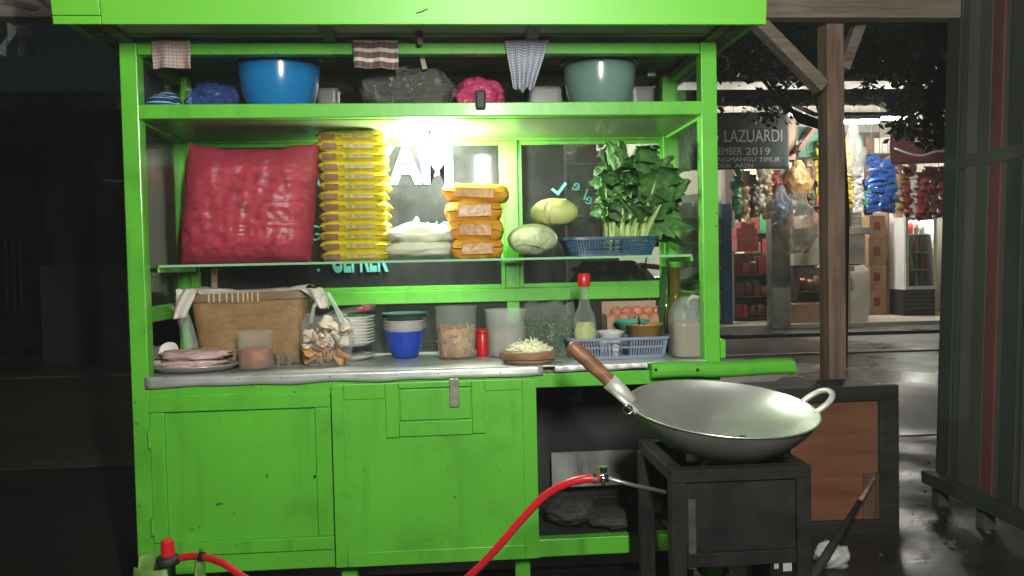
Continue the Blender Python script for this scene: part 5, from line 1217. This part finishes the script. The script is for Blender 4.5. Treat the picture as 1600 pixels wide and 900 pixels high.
def bx(px0, py0, px1, py1, Y, dep, mat, name, label, cat, group=None, bevel=.004, base=None):
    p, q = P(px0,py1,Y), P(px1,py0,Y); z0 = base if base is not None else p.z
    t = MB().box(p.x,q.x,Y,Y+dep,z0,q.z).build(name, mat, base=((p.x+q.x)/2,Y+dep/2,z0), bevel=bevel)
    return tag(t, label, cat, group)
def cm(n_, c, r=.5, **k): return pm(n_, c, r, **k)
CARD = cm('cardboard', (.33,.2,.12), .8, var=.12, rand=.15); CARD2 = cm('pale_cardboard', (.42,.32,.2), .8, var=.1); REDB = cm('red_packet', (.34,.065,.055), .4, var=.3, vscale=30); BLUEP = cm('blue_packet', (.03,.12,.45), .25, var=.3, vscale=20, coat=.4)
YELP = cm('yellow_packet', (.58,.48,.06), .3, var=.25, vscale=20, coat=.3); WHP = cm('white_packet', (.62,.6,.55), .35, var=.2, vscale=25); DKR = cm('dark_red_packet', (.22,.03,.04), .35, var=.4, vscale=20); TANP = cm('tan_packet', (.55,.38,.2), .35, var=.3, vscale=20); GRNP = cm('green_packet', (.05,.25,.1), .35, var=.3, vscale=20); BRNP = cm('brown_packet', (.14,.08,.05), .4, var=.4, vscale=20)

# display racks with goods: shelf boards between two uprights, packets standing on them
def rack(label, px0, px1, ytop, ybot, Y, nsh, mats, frame, group, nper, words, dep=.35):
    p, q = P(px0,ybot,Y), P(px1,ytop,Y); z0, z1 = SF+.001, q.z; w = q.x-p.x
    t = thing('display_rack', label, 'rack', ((p.x+q.x)/2,Y+dep/2,z0))
    for x in (p.x-.02,q.x): MB().box(x,x+.02,Y,Y+dep,z0,z1).build('upright', frame, t)
    MB().box(p.x,q.x,Y+dep-.015,Y+dep,z0,z1).build('back_panel', frame, t)
    gap = (z1-max(z0,p.z))/nsh; zz = max(z0,p.z)
    rn = random.Random(int(px0)); proto = {}
    for s in range(nsh):
        MB().box(p.x,q.x,Y,Y+dep-.016,zz,zz+.02).build('shelf', frame, t)
        x = p.x+.015; k = 0; lst = []
        while x < q.x-.04:
            ww = min(w/nper*rn.uniform(.7,1.15), q.x-x-.01); hh = gap*rn.uniform(.45,.78); mt_ = rn.choice(mats)
            kind_ = rn.random()
            if kind_ < .5: o = MB().box(-ww/2*.94,ww/2*.94,0,.16,0,hh).build('packet', mt_, bevel=.006)
            elif kind_ < .8:
                mb_ = MB(); pillow(mb_, (0,.06,hh*.5), ww*.96, hh, .1, 10, 10, .2, rn.random()*9, 3.0); o = mb_.build('packet', mt_, smooth=True)
            else: o = MB().lathe([(.0001,0),(ww*.42,0),(ww*.44,.01),(ww*.44,hh*.8),(ww*.3,hh*.9),(ww*.3,hh),(.0001,hh)], (0,.08,0), 12).build('packet', mt_, smooth=True)
            o.location = (x+ww/2,Y+.03+rn.uniform(0,.04),zz+.0205); o.rotation_euler = (0,0,rn.uniform(-.08,.08))
            lst.append((o, mt_)); x += ww; k += 1
        cn = {}
        for o, mt_ in lst: cn[mt_.name] = cn.get(mt_.name, 0)+1
        seen = {}
        for o, mt_ in lst:
            col_ = mt_.name.replace('_packet','').replace('_',' '); seen[col_] = seen.get(col_,0)+1
            od = '' if cn[mt_.name] == 1 else ('first ','second ','third ','fourth ','fifth ','sixth ','seventh ','eighth ','ninth ','tenth ','eleventh ','twelfth ')[seen[col_]-1]
            tag(o, od+col_+' packet'+(' from left' if od else '')+', '+('lowest','second','third','fourth','fifth','sixth','seventh')[s]+' shelf of '+words, 'packet', group)
        zz += gap
    return t
WSH = cm('white_shelf', (.55,.56,.53), .5, var=.08); DSH = cm('dark_shelf', (.08,.07,.06), .6, var=.2)
rack('white display rack of small goods seen through the right cart window', 888, 962, 215, 380, 9.4, 4, [WHP,GRNP,REDB,BRNP,TANP,cm('teal_packet', (.08,.35,.3), .4, var=.3)], WSH, 'goods on the rack behind the greens', 4, 'the white rack behind the greens')
rack('white shelf unit of goods seen past the right cart post', 1046, 1128, 300, 500, 9.0, 5, [WHP,REDB,YELP,BRNP,WHP,DKR], WSH, 'goods on the shelf unit beside the cart post', 4, 'the white unit beside the cart post')
rack('dark shelf of red and brown packets behind the concrete pillar', 1150, 1203, 395, 500, 9.3, 3, [DKR,REDB,BRNP,BRNP], DSH, 'goods on the dark shelf by the pillar', 4, 'the dark unit left of the pillar')
rack('dark shelf of packets low behind the timber post', 1240, 1306, 418, 505, 9.6, 2, [BRNP,TANP,WHP,DKR], DSH, 'goods on the low shelf behind the post', 5, 'the low unit behind the timber post')
rack('tall dark shelf of goods along the back of the shop', 1150, 1480, 200, 500, 11.4, 7, [BRNP,DKR,TANP,GRNP,WHP,REDB,BRNP], DSH, 'goods along the back of the shop', 22, 'the tall rear unit', dep=.4)
# blue door leaf at the left of the opening
bx(1131, 318, 1143, 482, 8.8, .06, cm('blue_door', (.03,.10,.24), .5, var=.15), 'blue_board', 'narrow dark blue upright board beside the right cart post', 'board', base=SF+.001)
for k, (x0,y0,x1,y1) in enumerate(((1152,370,1186,392),(1151,356,1184,370.5),(1158,346,1180,356.5))):
    p, q = P(x0,y1,9.25), P(x1,y0,9.25)
    zb_ = P(1170,393,9.25).z if k == 0 else zlast; o = MB().box(p.x,q.x,9.25,9.5,zb_+.001,q.z).build('red_pack', REDB, base=((p.x+q.x)/2,9.37,zb_), bevel=.01); zlast = q.z
    tag(o, ('lowest','middle','topmost')[k]+' red pack of the pile left of the concrete pillar', 'pack', 'red packs piled by the pillar')
# white counter, tins, cartons, sack, box, fridge
wcx = thing('white_counter', 'white counter with an overhanging top in the middle of the shop', 'counter', P(1300,415,8.9))
p, q = P(1240,415,8.9), P(1352,366,8.9); MB().box(p.x,q.x,8.9,9.4,p.z,q.z).build('body', cm('white_laminate', (.66,.63,.54), .4, var=.05), wcx, bevel=.01); r2 = P(1360,366,8.9); t2 = P(1300,358,8.9); MB().box(p.x-.02,r2.x,8.87,9.43,q.z+.001,t2.z+.02).build('top', cm('white_laminate_top', (.7,.67,.58), .35, var=.05), wcx, bevel=.006)
for x in (p.x+.02,q.x-.08): MB().box(x,x+.06,8.95,9.35,SF+.001,p.z-.001).build('leg', DSH, wcx)
top_z = t2.z+.0215
for c_ in range(2):
    for k in range(5):
        pp = P(1312+c_*19,360,9.05); hh = .065; tag(MB().box(pp.x,pp.x+.155,9.05,9.3,top_z+k*(hh+.002),top_z+k*(hh+.002)+hh).build('white_carton', WHP, base=(pp.x+.07,9.15,top_z+k*.067), bevel=.012), ('left','right')[c_]+' column, '+('lowest','second','third','fourth','topmost')[k]+' white pack stacked on the counter', 'pack', 'white packs stacked on the counter')
zc0 = SF+.001
for (x0,x1,ys,Yc,nm) in ((1357,1384,(492,452,415,372,336),9.7,'left'),(1386,1414,(494,450,405,362,330),9.8,'right')):
    for k in range(len(ys)-1):
        p, q = P(x0,ys[k],Yc), P(x1,ys[k+1],Yc); z0 = zc0 if k == 0 else zprev+.002
        e = thing('carton', ('lowest','second','third','topmost')[k]+' brown carton in the '+nm+' column beside the fridge', 'carton', ((p.x+q.x)/2,Yc+.2,z0), 'cartons stacked beside the fridge')
        MB().box(p.x+random.uniform(-.02,.02),q.x+random.uniform(-.02,.02),Yc,Yc+.4,z0,q.z).build('box', CARD, e, bevel=.006); MB().box((p.x+q.x)/2-.05,(p.x+q.x)/2+.05,Yc-.003,Yc-.0005,z0+(q.z-z0)*.35,z0+(q.z-z0)*.7).build('print', DKR, e); zprev = q.z
a, c = P(1308,496,8.72), P(1361,415,8.72); cx_, w_, h_ = (a.x+c.x)/2, c.x-a.x, c.z-SF
mb = MB()
def fn(u, v):
    ca, sa = math.cos(6.2832*u), math.sin(6.2832*u); nn = noise.noise(Vector((ca*2.2, sa*2.2, v*3.5))); k = (.95+.07*math.sin(v*3.1))*(1-.55*max(0,v-.9)*10*.5)
    return Vector((cx_+w_/2*k*(1+.05*nn)*math.copysign(abs(ca)**.35, ca), 8.9+.2*k*(1+.06*nn)*math.copysign(abs(sa)**.35, sa), SF+.001+h_*v*(1+.05*nn*v)))
mb.grid(fn, 48, 24, True); mb.f.append(tuple(range(48*24,48*25))); mb.m.append(0)
tag(mb.build('white_sack', film('sack_film', (.66,.62,.54), .92, .4, .08, .6, 6, crumple=.5, st=(.15,.15,.15)), smooth=True, base=(cx_,8.9,SF)), 'big boxy white plastic sack standing on the shop floor below the counter', 'sack')
ct = thing('open_carton', 'tall tan carton with dark print standing beside the timber post', 'carton', P(1316,505,8.6))
p, q = P(1302,505,8.55), P(1329,424,8.55); MB().box(p.x,q.x,8.55,8.70,SF+.001,q.z).build('box', CARD2, ct, bevel=.006); MB().box(p.x+.01,q.x+.05,8.54,8.72,q.z+.001,q.z+.07).build('flap', CARD, ct, bevel=.004)
for k in range(3): MB().box(p.x+.08,q.x-.05,8.5470,8.5495,SF+.35+k*.06,SF+.38+k*.06).build('print', DKR, ct)
bx(1238, 474, 1302, 506, 8.7, .35, CARD, 'brown_carton', 'low brown carton on the floor left of the timber post', 'carton', base=SF+.001)
fg = thing('drinks_fridge', 'tall white drinks fridge with a lit glass door and black base', 'fridge', P(1438,492,9.4))
p, q = P(1413,492,9.4), P(1461,326,9.4); zb_ = P(1438,452,9.4).z; FW = cm('fridge_white', (.72,.73,.72), .3, var=.04)
MB().box(p.x,q.x,9.4,9.95,SF+.001,zb_-.002).build('base', BLACKP, fg, bevel=.01)
for k in range(5): MB().box(p.x+.05,q.x-.05,9.392,9.3995,SF+.1+k*.06,SF+.125+k*.06).build('grille_slat', cm('grille', (.06,.06,.06), .5), fg)
MB().box(p.x,p.x+.04,9.4,9.95,zb_,q.z-.12).build('side', FW, fg); MB().box(q.x-.04,q.x,9.4,9.95,zb_,q.z-.12).build('side', FW, fg); MB().box(p.x+.041,q.x-.041,9.9,9.95,zb_,q.z-.12).build('rear', FW, fg); MB().box(p.x,q.x,9.4,9.95,q.z-.119,q.z).build('top', FW, fg, bevel=.01); MB().box(p.x,q.x,9.4,9.95,zb_-.0015,zb_-.0005).build('floor', FW, fg)
MB().tube([(p.x+.1,9.5,q.z-.15),(q.x-.1,9.5,q.z-.15)], .012, 8).build('inner_tube', LT, fg)
dr = MB().box(p.x+.002,q.x-.002,9.385,9.388,zb_,q.z-.12).build('door_glass', GLASS, fg)
for b_ in ((p.x,p.x+.05,zb_,q.z-.12),(q.x-.05,q.x,zb_,q.z-.12),(p.x+.0505,q.x-.0505,zb_,zb_+.05),(p.x+.0505,q.x-.0505,q.z-.17,q.z-.12)): MB().box(b_[0],b_[1],9.36,9.384,b_[2],b_[3]).build('door_frame', FW, dr)
MB().tube([(p.x+.025,9.345,zb_+.4),(p.x+.025,9.345,zb_+.8)], .01, 8).build('handle', CHROME, dr)
for k in range(4):
    zz = zb_+.02+k*(q.z-.14-zb_)/4; MB().box(p.x+.042,q.x-.042,9.45,9.88,zz,zz+.012).build('shelf', FW, fg)
    for j in range(4):
        xx = p.x+.09+j*.085; MB().lathe([(.0001,0),(.032,0),(.033,.13),(.014,.19),(.014,.22),(.0001,.22)], (xx,9.52,zz+.0125), 10).build('drink_bottle', (REDP,BRNP,WHP,GRNP)[(j+k) % 4], fg, smooth=True)
sack('plastic_bag', 'pale plastic bag lying on top of the drinks fridge', 1432, 1462, 318, 9.5, CLOUDY, .12, z0=q.z+.001, seed=4, amp=.15)
# hanging strips of sachets
sm = {}
def sachet(w, h, mat, key):
    if key in sm: return sm[key]
    mb = MB()
    for sg in (-1,1): mb.grid((lambda u, v: Vector(((2*u-1)*w/2, sg*.02*max(0,(1-(2*u-1)**4)*(1-(2*v-1)**4))-.25*h*(1-v), -h*v))) if sg < 0 else (lambda u, v: Vector((-(2*u-1)*w/2, .02*max(0,(1-(2*u-1)**4)*(1-(2*v-1)**4))-.25*h*(1-v), -h*v))), 6, 6)
    o = mb.build('sachet', mat, smooth=True); sm[key] = o; return o
def strip(px, y0, y1, Y, wpx, n_, mat, label, key, group):
    a, c = P(px,y0,Y), P(px,y1,Y); h = (a.z-c.z)/n_; w = S(wpx,Y)
    t = thing('sachet_strip', label, 'sachet strip', a, group)
    MB().tube([a+Vector((0,.02,1.3 if a.z < 1.7 else max(.05,3.2-a.z))), c+Vector((0,.02,0))], .004, 5).build('string', BRNP, t)
    for k in range(n_):
        proto = sachet(w, h*2.1, mat, key); o = proto
        if proto.parent is not None: o = proto.copy(); COL.objects.link(o)
        o.parent = t; o.location = (random.uniform(-.02,.02)*w*5, random.uniform(-.02,.02), -k*h); o.rotation_euler = (random.uniform(-.95,-.35),random.uniform(-.25,.25),random.uniform(-.6,.6))
YS = 8.35
for (px,y0,y1,w,n_,mt_,lb,key) in ((1287,216,334,24,24,YELP,'yellow sachet strip hanging just left of the timber post','y1'),(1320,218,322,20,22,YELP,'yellow sachet strip hanging just right of the timber post','y2'),
        (1364,245,328,22,20,BLUEP,'left blue sachet strip of the bright blue pair','b1'),(1389,250,330,25,21,BLUEP,'right blue sachet strip of the bright blue pair','b2'),
        (1197,266,338,16,15,TANP,'tan sachet strip hanging above the red packs','t1'),(1176,275,335,13,9,BRNP,'dark brown sachet strip left of the tan one','k1'),(1415,262,336,16,16,DKR,'dark red sachet strip beside the blue pair','r1'),(1434,270,342,16,14,REDB,'red sachet strip in the middle above the fridge','r2'),(1456,262,335,15,15,BRNP,'brown sachet strip at the gate end above the fridge','k2'),
        (1164,268,345,13,14,TANP,'pale tan sachet strip at the left of the brown one','t2'),(1187,262,322,13,12,WHP,'white sachet strip between the brown and tan ones','w2'),(1213,268,310,13,9,REDB,'short red sachet strip over the pillar','r3'),(1262,250,318,14,14,BRNP,'brown sachet strip beside the snack bag','k3'),(1340,268,330,15,12,WHP,'white sachet strip left of the blue pair','w3'),(1376,262,322,14,13,BLUEP,'short blue sachet strip between the blue pair','b3'),(1402,258,338,15,16,TANP,'tan sachet strip right of the blue pair','t3'),(1424,258,330,14,14,WHP,'white sachet strip above the fridge','w4'),(1445,262,340,14,15,DKR,'dark red sachet strip above the fridge door','r4'),(1468,262,338,14,15,DKR,'dark red sachet strip nearest the slatted gate','r5'),
        (1148,262,330,14,9,GRNP,'green sachet strip beside the right cart post','g1'),(1110,290,345,13,8,WHP,'white sachet strip seen through the side pane','w1')):
    strip(px,y0,y1,YS,w,n_,mt_,lb,key,'sachet strips hanging in the shop front')
# hanging bags
def hbag(px0, px1, y0, y1, Y, mat, label, seed):
    a, c = P(px0,y1,Y), P(px1,y0,Y); w = c.x-a.x; h = c.z-a.z; cx_ = (a.x+c.x)/2
    t = thing('hanging_bag', label, 'bag', (cx_,Y,a.z), 'plastic bags hanging in the shop front')
    mb = MB(); mb.grid(lambda u, v: (lambda nn, k: Vector((cx_+w/2*k*(1+.2*nn)*math.cos(6.283*u), Y+.09*k*(1+.3*nn)*math.sin(6.283*u), a.z+h*(v+.10*nn*(1-v)))))(noise.noise(Vector((math.cos(6.283*u)*2.6+seed,math.sin(6.283*u)*2.6,v*6)))*1.6, max(.08,min(1,.55+v*1.6)*(1-.75*max(0,v-.45)/.55))), 32, 20, True)
    mb.f.append(tuple(reversed(range(32)))); mb.m.append(0); mb.build('film', mat, t, smooth=True)
    MB().tube([Vector((cx_,Y,c.z)), Vector((cx_,Y,3.15))], .005, 5).build('string', BRNP, t)
hbag(1316,1352,192,276,8.3,film('silver_film', (.6,.6,.58), .35, .15, .3, .9, 12, crumple=1.0, st=(.3,.3,.3)),'shiny clear bag hanging right of the timber post',1)
hbag(1212,1278,300,392,8.25,film('smoky_film', (.3,.27,.22), .5, .3, .3, .8, 8, crumple=1.0, st=(.25,.25,.25)),'smoky plastic bag of dried goods hanging over the pillar',4)
hbag(1228,1268,250,308,8.3,film('snack_film', (.7,.42,.16), .8, .3, .1, .7, 10, crumple=1.0, st=(.3,.3,.3)),'white and orange snack bag hanging left of the timber post',7)
hbag(1204,1236,290,345,8.28,film('pale_blue_film', (.35,.45,.55), .45, .3, .3, .7, 10, crumple=1.0, st=(.3,.3,.3)),'pale blue bag hanging at the top of the pillar',9)
# little green roofed box hanging in the shop front
gb = thing('bird_house', 'small green panelled box with a slanted brown roof under the awning', 'wooden box', P(1262,245,8.5))
a, c = P(1247,246,8.5), P(1284,200,8.5)
k = 0; zz = a.z
while zz < c.z-.01:
    MB().box(a.x,c.x,8.5+.004*(k % 2),8.75,zz,zz+.05).build('plank', cm('green_plank', (.06,.22,.15), .6, var=.15) if k == 0 else bpy.data.materials['green_plank'], gb); zz += .052; k += 1
MB().bar(P(1240,238,8.45), P(1270,196,8.45), .05, .35, (0,1,0)).build('roof_board', cm('roof_board', (.22,.1,.06), .6), gb); MB().bar(P(1236,182,8.5), P(1236,250,8.5), .12, .06, (0,1,0)).build('side_board', cm('side_board', (.5,.33,.22), .6), gb)
MB().tube([P(1262,200,8.6),Vector((P(1262,200,8.6).x,8.6,3.11))], .006, 6).build('hanger', BRNP, gb)
# banners
def vinyl(name, col, tr):
    mt, n, out = newmat(name); N = n.nodes.new; L = n.links.new
    d = N('ShaderNodeBsdfDiffuse'); t_ = N('ShaderNodeBsdfTranslucent'); m_ = N('ShaderNodeMixShader'); m_.inputs[0].default_value = tr
    tc = N('ShaderNodeTexCoord'); no = N('ShaderNodeTexNoise'); no.inputs['Scale'].default_value = 2.5; no.inputs['Detail'].default_value = 6; L(tc.outputs['Object'], no.inputs['Vector'])
    hs2 = N('ShaderNodeHueSaturation'); hs2.inputs['Color'].default_value = (*col, 1); mr2 = N('ShaderNodeMapRange'); mr2.inputs[3].default_value = .6; mr2.inputs[4].default_value = 1.4; L(no.outputs['Fac'], mr2.inputs[0]); L(mr2.outputs[0], hs2.inputs['Value'])
    L(hs2.outputs[0], d.inputs[0]); L(hs2.outputs[0], t_.inputs[0]); L(d.outputs[0], m_.inputs[1]); L(t_.outputs[0], m_.inputs[2]); L(m_.outputs[0], out.inputs[0]); return mt
def banner(label, px0, py0, px1, py1, Y, mat, lines, ink):
    a, c = P(px0,py1,Y), P(px1,py0,Y)
    t = thing('banner', label, 'banner', ((a.x+c.x)/2,Y,a.z))
    sag = lambda u, v: .04*math.sin(u*7)+.03*math.sin(v*4+u*3)
    MB().grid(lambda u, v: Vector((a.x+(c.x-a.x)*u, Y+sag(u,v), a.z+(c.z-a.z)*v)), 40, 16).build('cloth', mat, t, smooth=True, solid=.003)
    for s, x0, x1, yb, yt in lines:
        p, q = P(x0,yb,Y-.1), P(x1,yt,Y-.1); o = text('lettering', s, .2, TM((0,0,0)), ink, t); xs_ = [v.co.x for v in o.data.vertices]; zs_ = [v.co.z for v in o.data.vertices]; mx, mz = min(xs_), min(zs_)
        kx = (q.x-p.x)/(max(xs_)-mx); kz = (q.z-p.z)/(max(zs_)-mz); off = ORG[t]
        for v in o.data.vertices: v.co = Vector(((v.co.x-mx)*kx+p.x-off.x, v.co.y*0+v.co.y+Y-.085, (v.co.z-mz)*kz+p.z-off.z))
    for px in (px0+3,px1-3): MB().tube([P(px,py0,Y),P(px,py0-10,Y)+Vector((0,1.2,.3))], .006, 5).build('tie', BRNP, t)
    return t, a, c
INK = cm('banner_ink', (.72,.73,.7), .6); VINK = vinyl('banner_letter', (.62,.64,.62), .25)
banner('dark grey green event banner with pale lettering and a date beside the cart post', 1044, 176, 1231, 266, 8.05, vinyl('dark_banner', (.12,.14,.135), .4),
       (('IPANG',1064,1123,222,202),('LAZUARDI',1133,1223,222,202),('9',1078,1085,242,230),('NOVEMBER',1095,1160,242,230),('2019',1166,1204,242,230),('LAP',1066,1086,253,245),('KARANGMANGU',1092,1182,253,245),('TIMUR',1187,1220,253,245),('PONDOK',1100,1143,262,255),('AREN',1149,1177,262,255)), VINK)
t, a, c = banner('maroon banner with pale spaced letters and a curved stripe behind the tree', 1392, 196, 1500, 256, 8.05, vinyl('maroon_banner', (.14,.04,.045), .4), (('A',1428,1442,226,210),('V',1449,1463,226,210),('I',1470,1473,226,210)), VINK)
MB().tube(smooth_pts([P(1398,232,7.9),P(1420,240,7.9),P(1440,243,7.9),P(1462,237,7.9),P(1485,235,7.9)],5), .014, 6).build('stripe', VINK, t)

# ================================================================ MOTORBIKE BEHIND THE CART
MBK = pm('bike_black', (.02,.022,.024), .22, var=.15, coat=.6); BRED = pm('bike_red', (.35,.02,.025), .3, var=.1, coat=.5); SILV = pm('bike_silver', (.45,.46,.46), .3, metal=.5, var=.1)
bc = P(1000,440,3.2); bike = thing('motorbike', 'dark motorbike with silver stripe and white lettering parked behind the cart', 'motorbike', (bc.x,3.2,0))
BM = Matrix.Translation((bc.x,3.2,0)) @ Matrix.Rotation(R(48),4,'Z')
def bp2(name, mat, fn, parent=None, **kw):
    mb = MB(); fn(mb); mb.v = [BM @ v for v in mb.v]; return mb.build(name, mat, parent or bike, **kw)
def wheel(x):
    M = Matrix.Rotation(R(90),4,'X')
    w_ = bp2('wheel', RUBBER, lambda mb: mb.lathe([(.21,-.035),(.25,-.04),(.28,-.025),(.287,0),(.28,.025),(.25,.04),(.21,.035)], (x,0,.288), 36, M), smooth=True)
    bp2('rim', SILV, lambda mb: mb.lathe([(.19,-.025),(.215,-.03),(.215,.03),(.19,.025),(.19,-.025)], (x,0,.288), 36, M), w_); bp2('hub', SILV, lambda mb: mb.lathe([(.0001,-.05),(.045,-.05),(.05,0),(.045,.05),(.0001,.05)], (x,0,.288), 16, M), w_, smooth=True)
    for k in range(5):
        an = k*1.2566; bp2('spoke', SILV, lambda mb: mb.bar((x,0,.288),(x+.2*math.cos(an),0,.288+.2*math.sin(an)),.02,.03,(0,1,0)), w_)
wheel(-.6); wheel(.62)
def prism(mb, pts, y0, y1):
    k = len(pts); mb.add([(x,y0,z) for x,z in pts]+[(x,y1,z) for x,z in pts], [tuple(range(k)),tuple(range(2*k-1,k-1,-1))]+[(i,k+i,k+(i+1)%k,(i+1)%k) for i in range(k)])
bp2('leg_shield', MBK, lambda mb: prism(mb, [(-.42,.35),(-.1,.32),(.0,.5),(-.02,.86),(-.28,1.0),(-.42,1.04),(-.62,.86),(-.5,.6)], -.2, .2), bevel=.03)
bp2('body', MBK, lambda mb: prism(mb, [(-.12,.4),(.1,.36),(.45,.5),(.95,.78),(.98,.9),(.4,.84),(.1,.92),(-.1,.9),(-.2,.62)], -.14, .14), bevel=.04)
bp2('seat', BLACKP, lambda mb: prism(mb, [(.15,.85),(.4,.83),(.8,.87),(.95,.92),(.9,.97),(.6,.9),(.4,.89),(.2,.92)], -.12, .12), bevel=.03)
bp2('engine', SILV, lambda mb: prism(mb, [(-.15,.24),(.2,.22),(.22,.36),(-.1,.4)], -.13, .13), bevel=.02)
bp2('stripe', SILV, lambda mb: prism(mb, [(-.40,1.0),(-.32,1.0),(-.1,.86),(.0,.74),(-.01,.70),(-.16,.84)], -.2035, -.2005)); bp2('stripe', BRED, lambda mb: prism(mb, [(.02,.72),(.2,.74),(.5,.8),(.9,.87),(.88,.83),(.5,.74),(.04,.66)], -.1445, -.1405))
bp2('fork', CHROME, lambda mb: (mb.tube([(-.6,-.06,.29),(-.42,-.06,.85)],.018,8), mb.tube([(-.6,.06,.29),(-.42,.06,.85)],.018,8))); bp2('front_mudguard', BRED, lambda mb: mb.grid(lambda u, v: Vector((-.6+.31*math.cos(.5+u*2.4),(v-.5)*.11,.288+.31*math.sin(.5+u*2.4))), 16, 4), solid=.004, smooth=True)
bp2('handlebar', BLACKP, lambda mb: mb.tube([(-.28,-.34,.98),(-.34,-.2,1.0),(-.36,0,1.0),(-.34,.2,1.0),(-.28,.34,.98)],.016,8), smooth=True); bp2('headlight', SILV, lambda mb: mb.lathe([(.0001,0),(.06,.01),(.08,.05),(.08,.1)],(-.5,0,.93),16,Matrix.Rotation(R(90),4,'Y')), smooth=True); bp2('tail_light', REDP, lambda mb: mb.box(.97,1.02,-.08,.08,.76,.83), bevel=.01); bp2('exhaust', SILV, lambda mb: mb.tube([(.0,-.16,.25),(.3,-.17,.26),(.85,-.17,.4)],[.025,.035,.045],12), smooth=True)
for s in (-1,1): bp2('mirror', BLACKP, lambda mb: (mb.tube([(-.33,s*.22,1.0),(-.36,s*.26,1.14)],.006,6), mb.box(-.37,-.35,s*.3-.06,s*.3+.04,1.11,1.19)), bevel=.005)
o = text('lettering', 'HONDA', .075, BM @ Matrix.Translation((-.50,-.2025,.905)) @ Matrix.Rotation(R(26),4,'Y') @ Matrix.Rotation(R(90),4,'X'), INK, bike, ext=.001)
# ================================================================ hazy volume added to imitate lens glare and lifted blacks
hz, n, out = newmat('glare_air')
pv = n.nodes.new('ShaderNodeVolumePrincipled'); pv.inputs['Color'].default_value = (.9,.95,.9,1); pv.inputs['Density'].default_value = .0045; pv.inputs['Anisotropy'].default_value = .3
n.links.new(pv.outputs[0], out.inputs['Volume'])
o = MB().box(-405, 405, -65, 705, -1.0, 6.5).build('glare_haze', hz); o['kind'] = 'stuff'; o['label'] = 'thin hazy volume added over the street and the cart to imitate lens glare'; o['category'] = 'glare_haze'
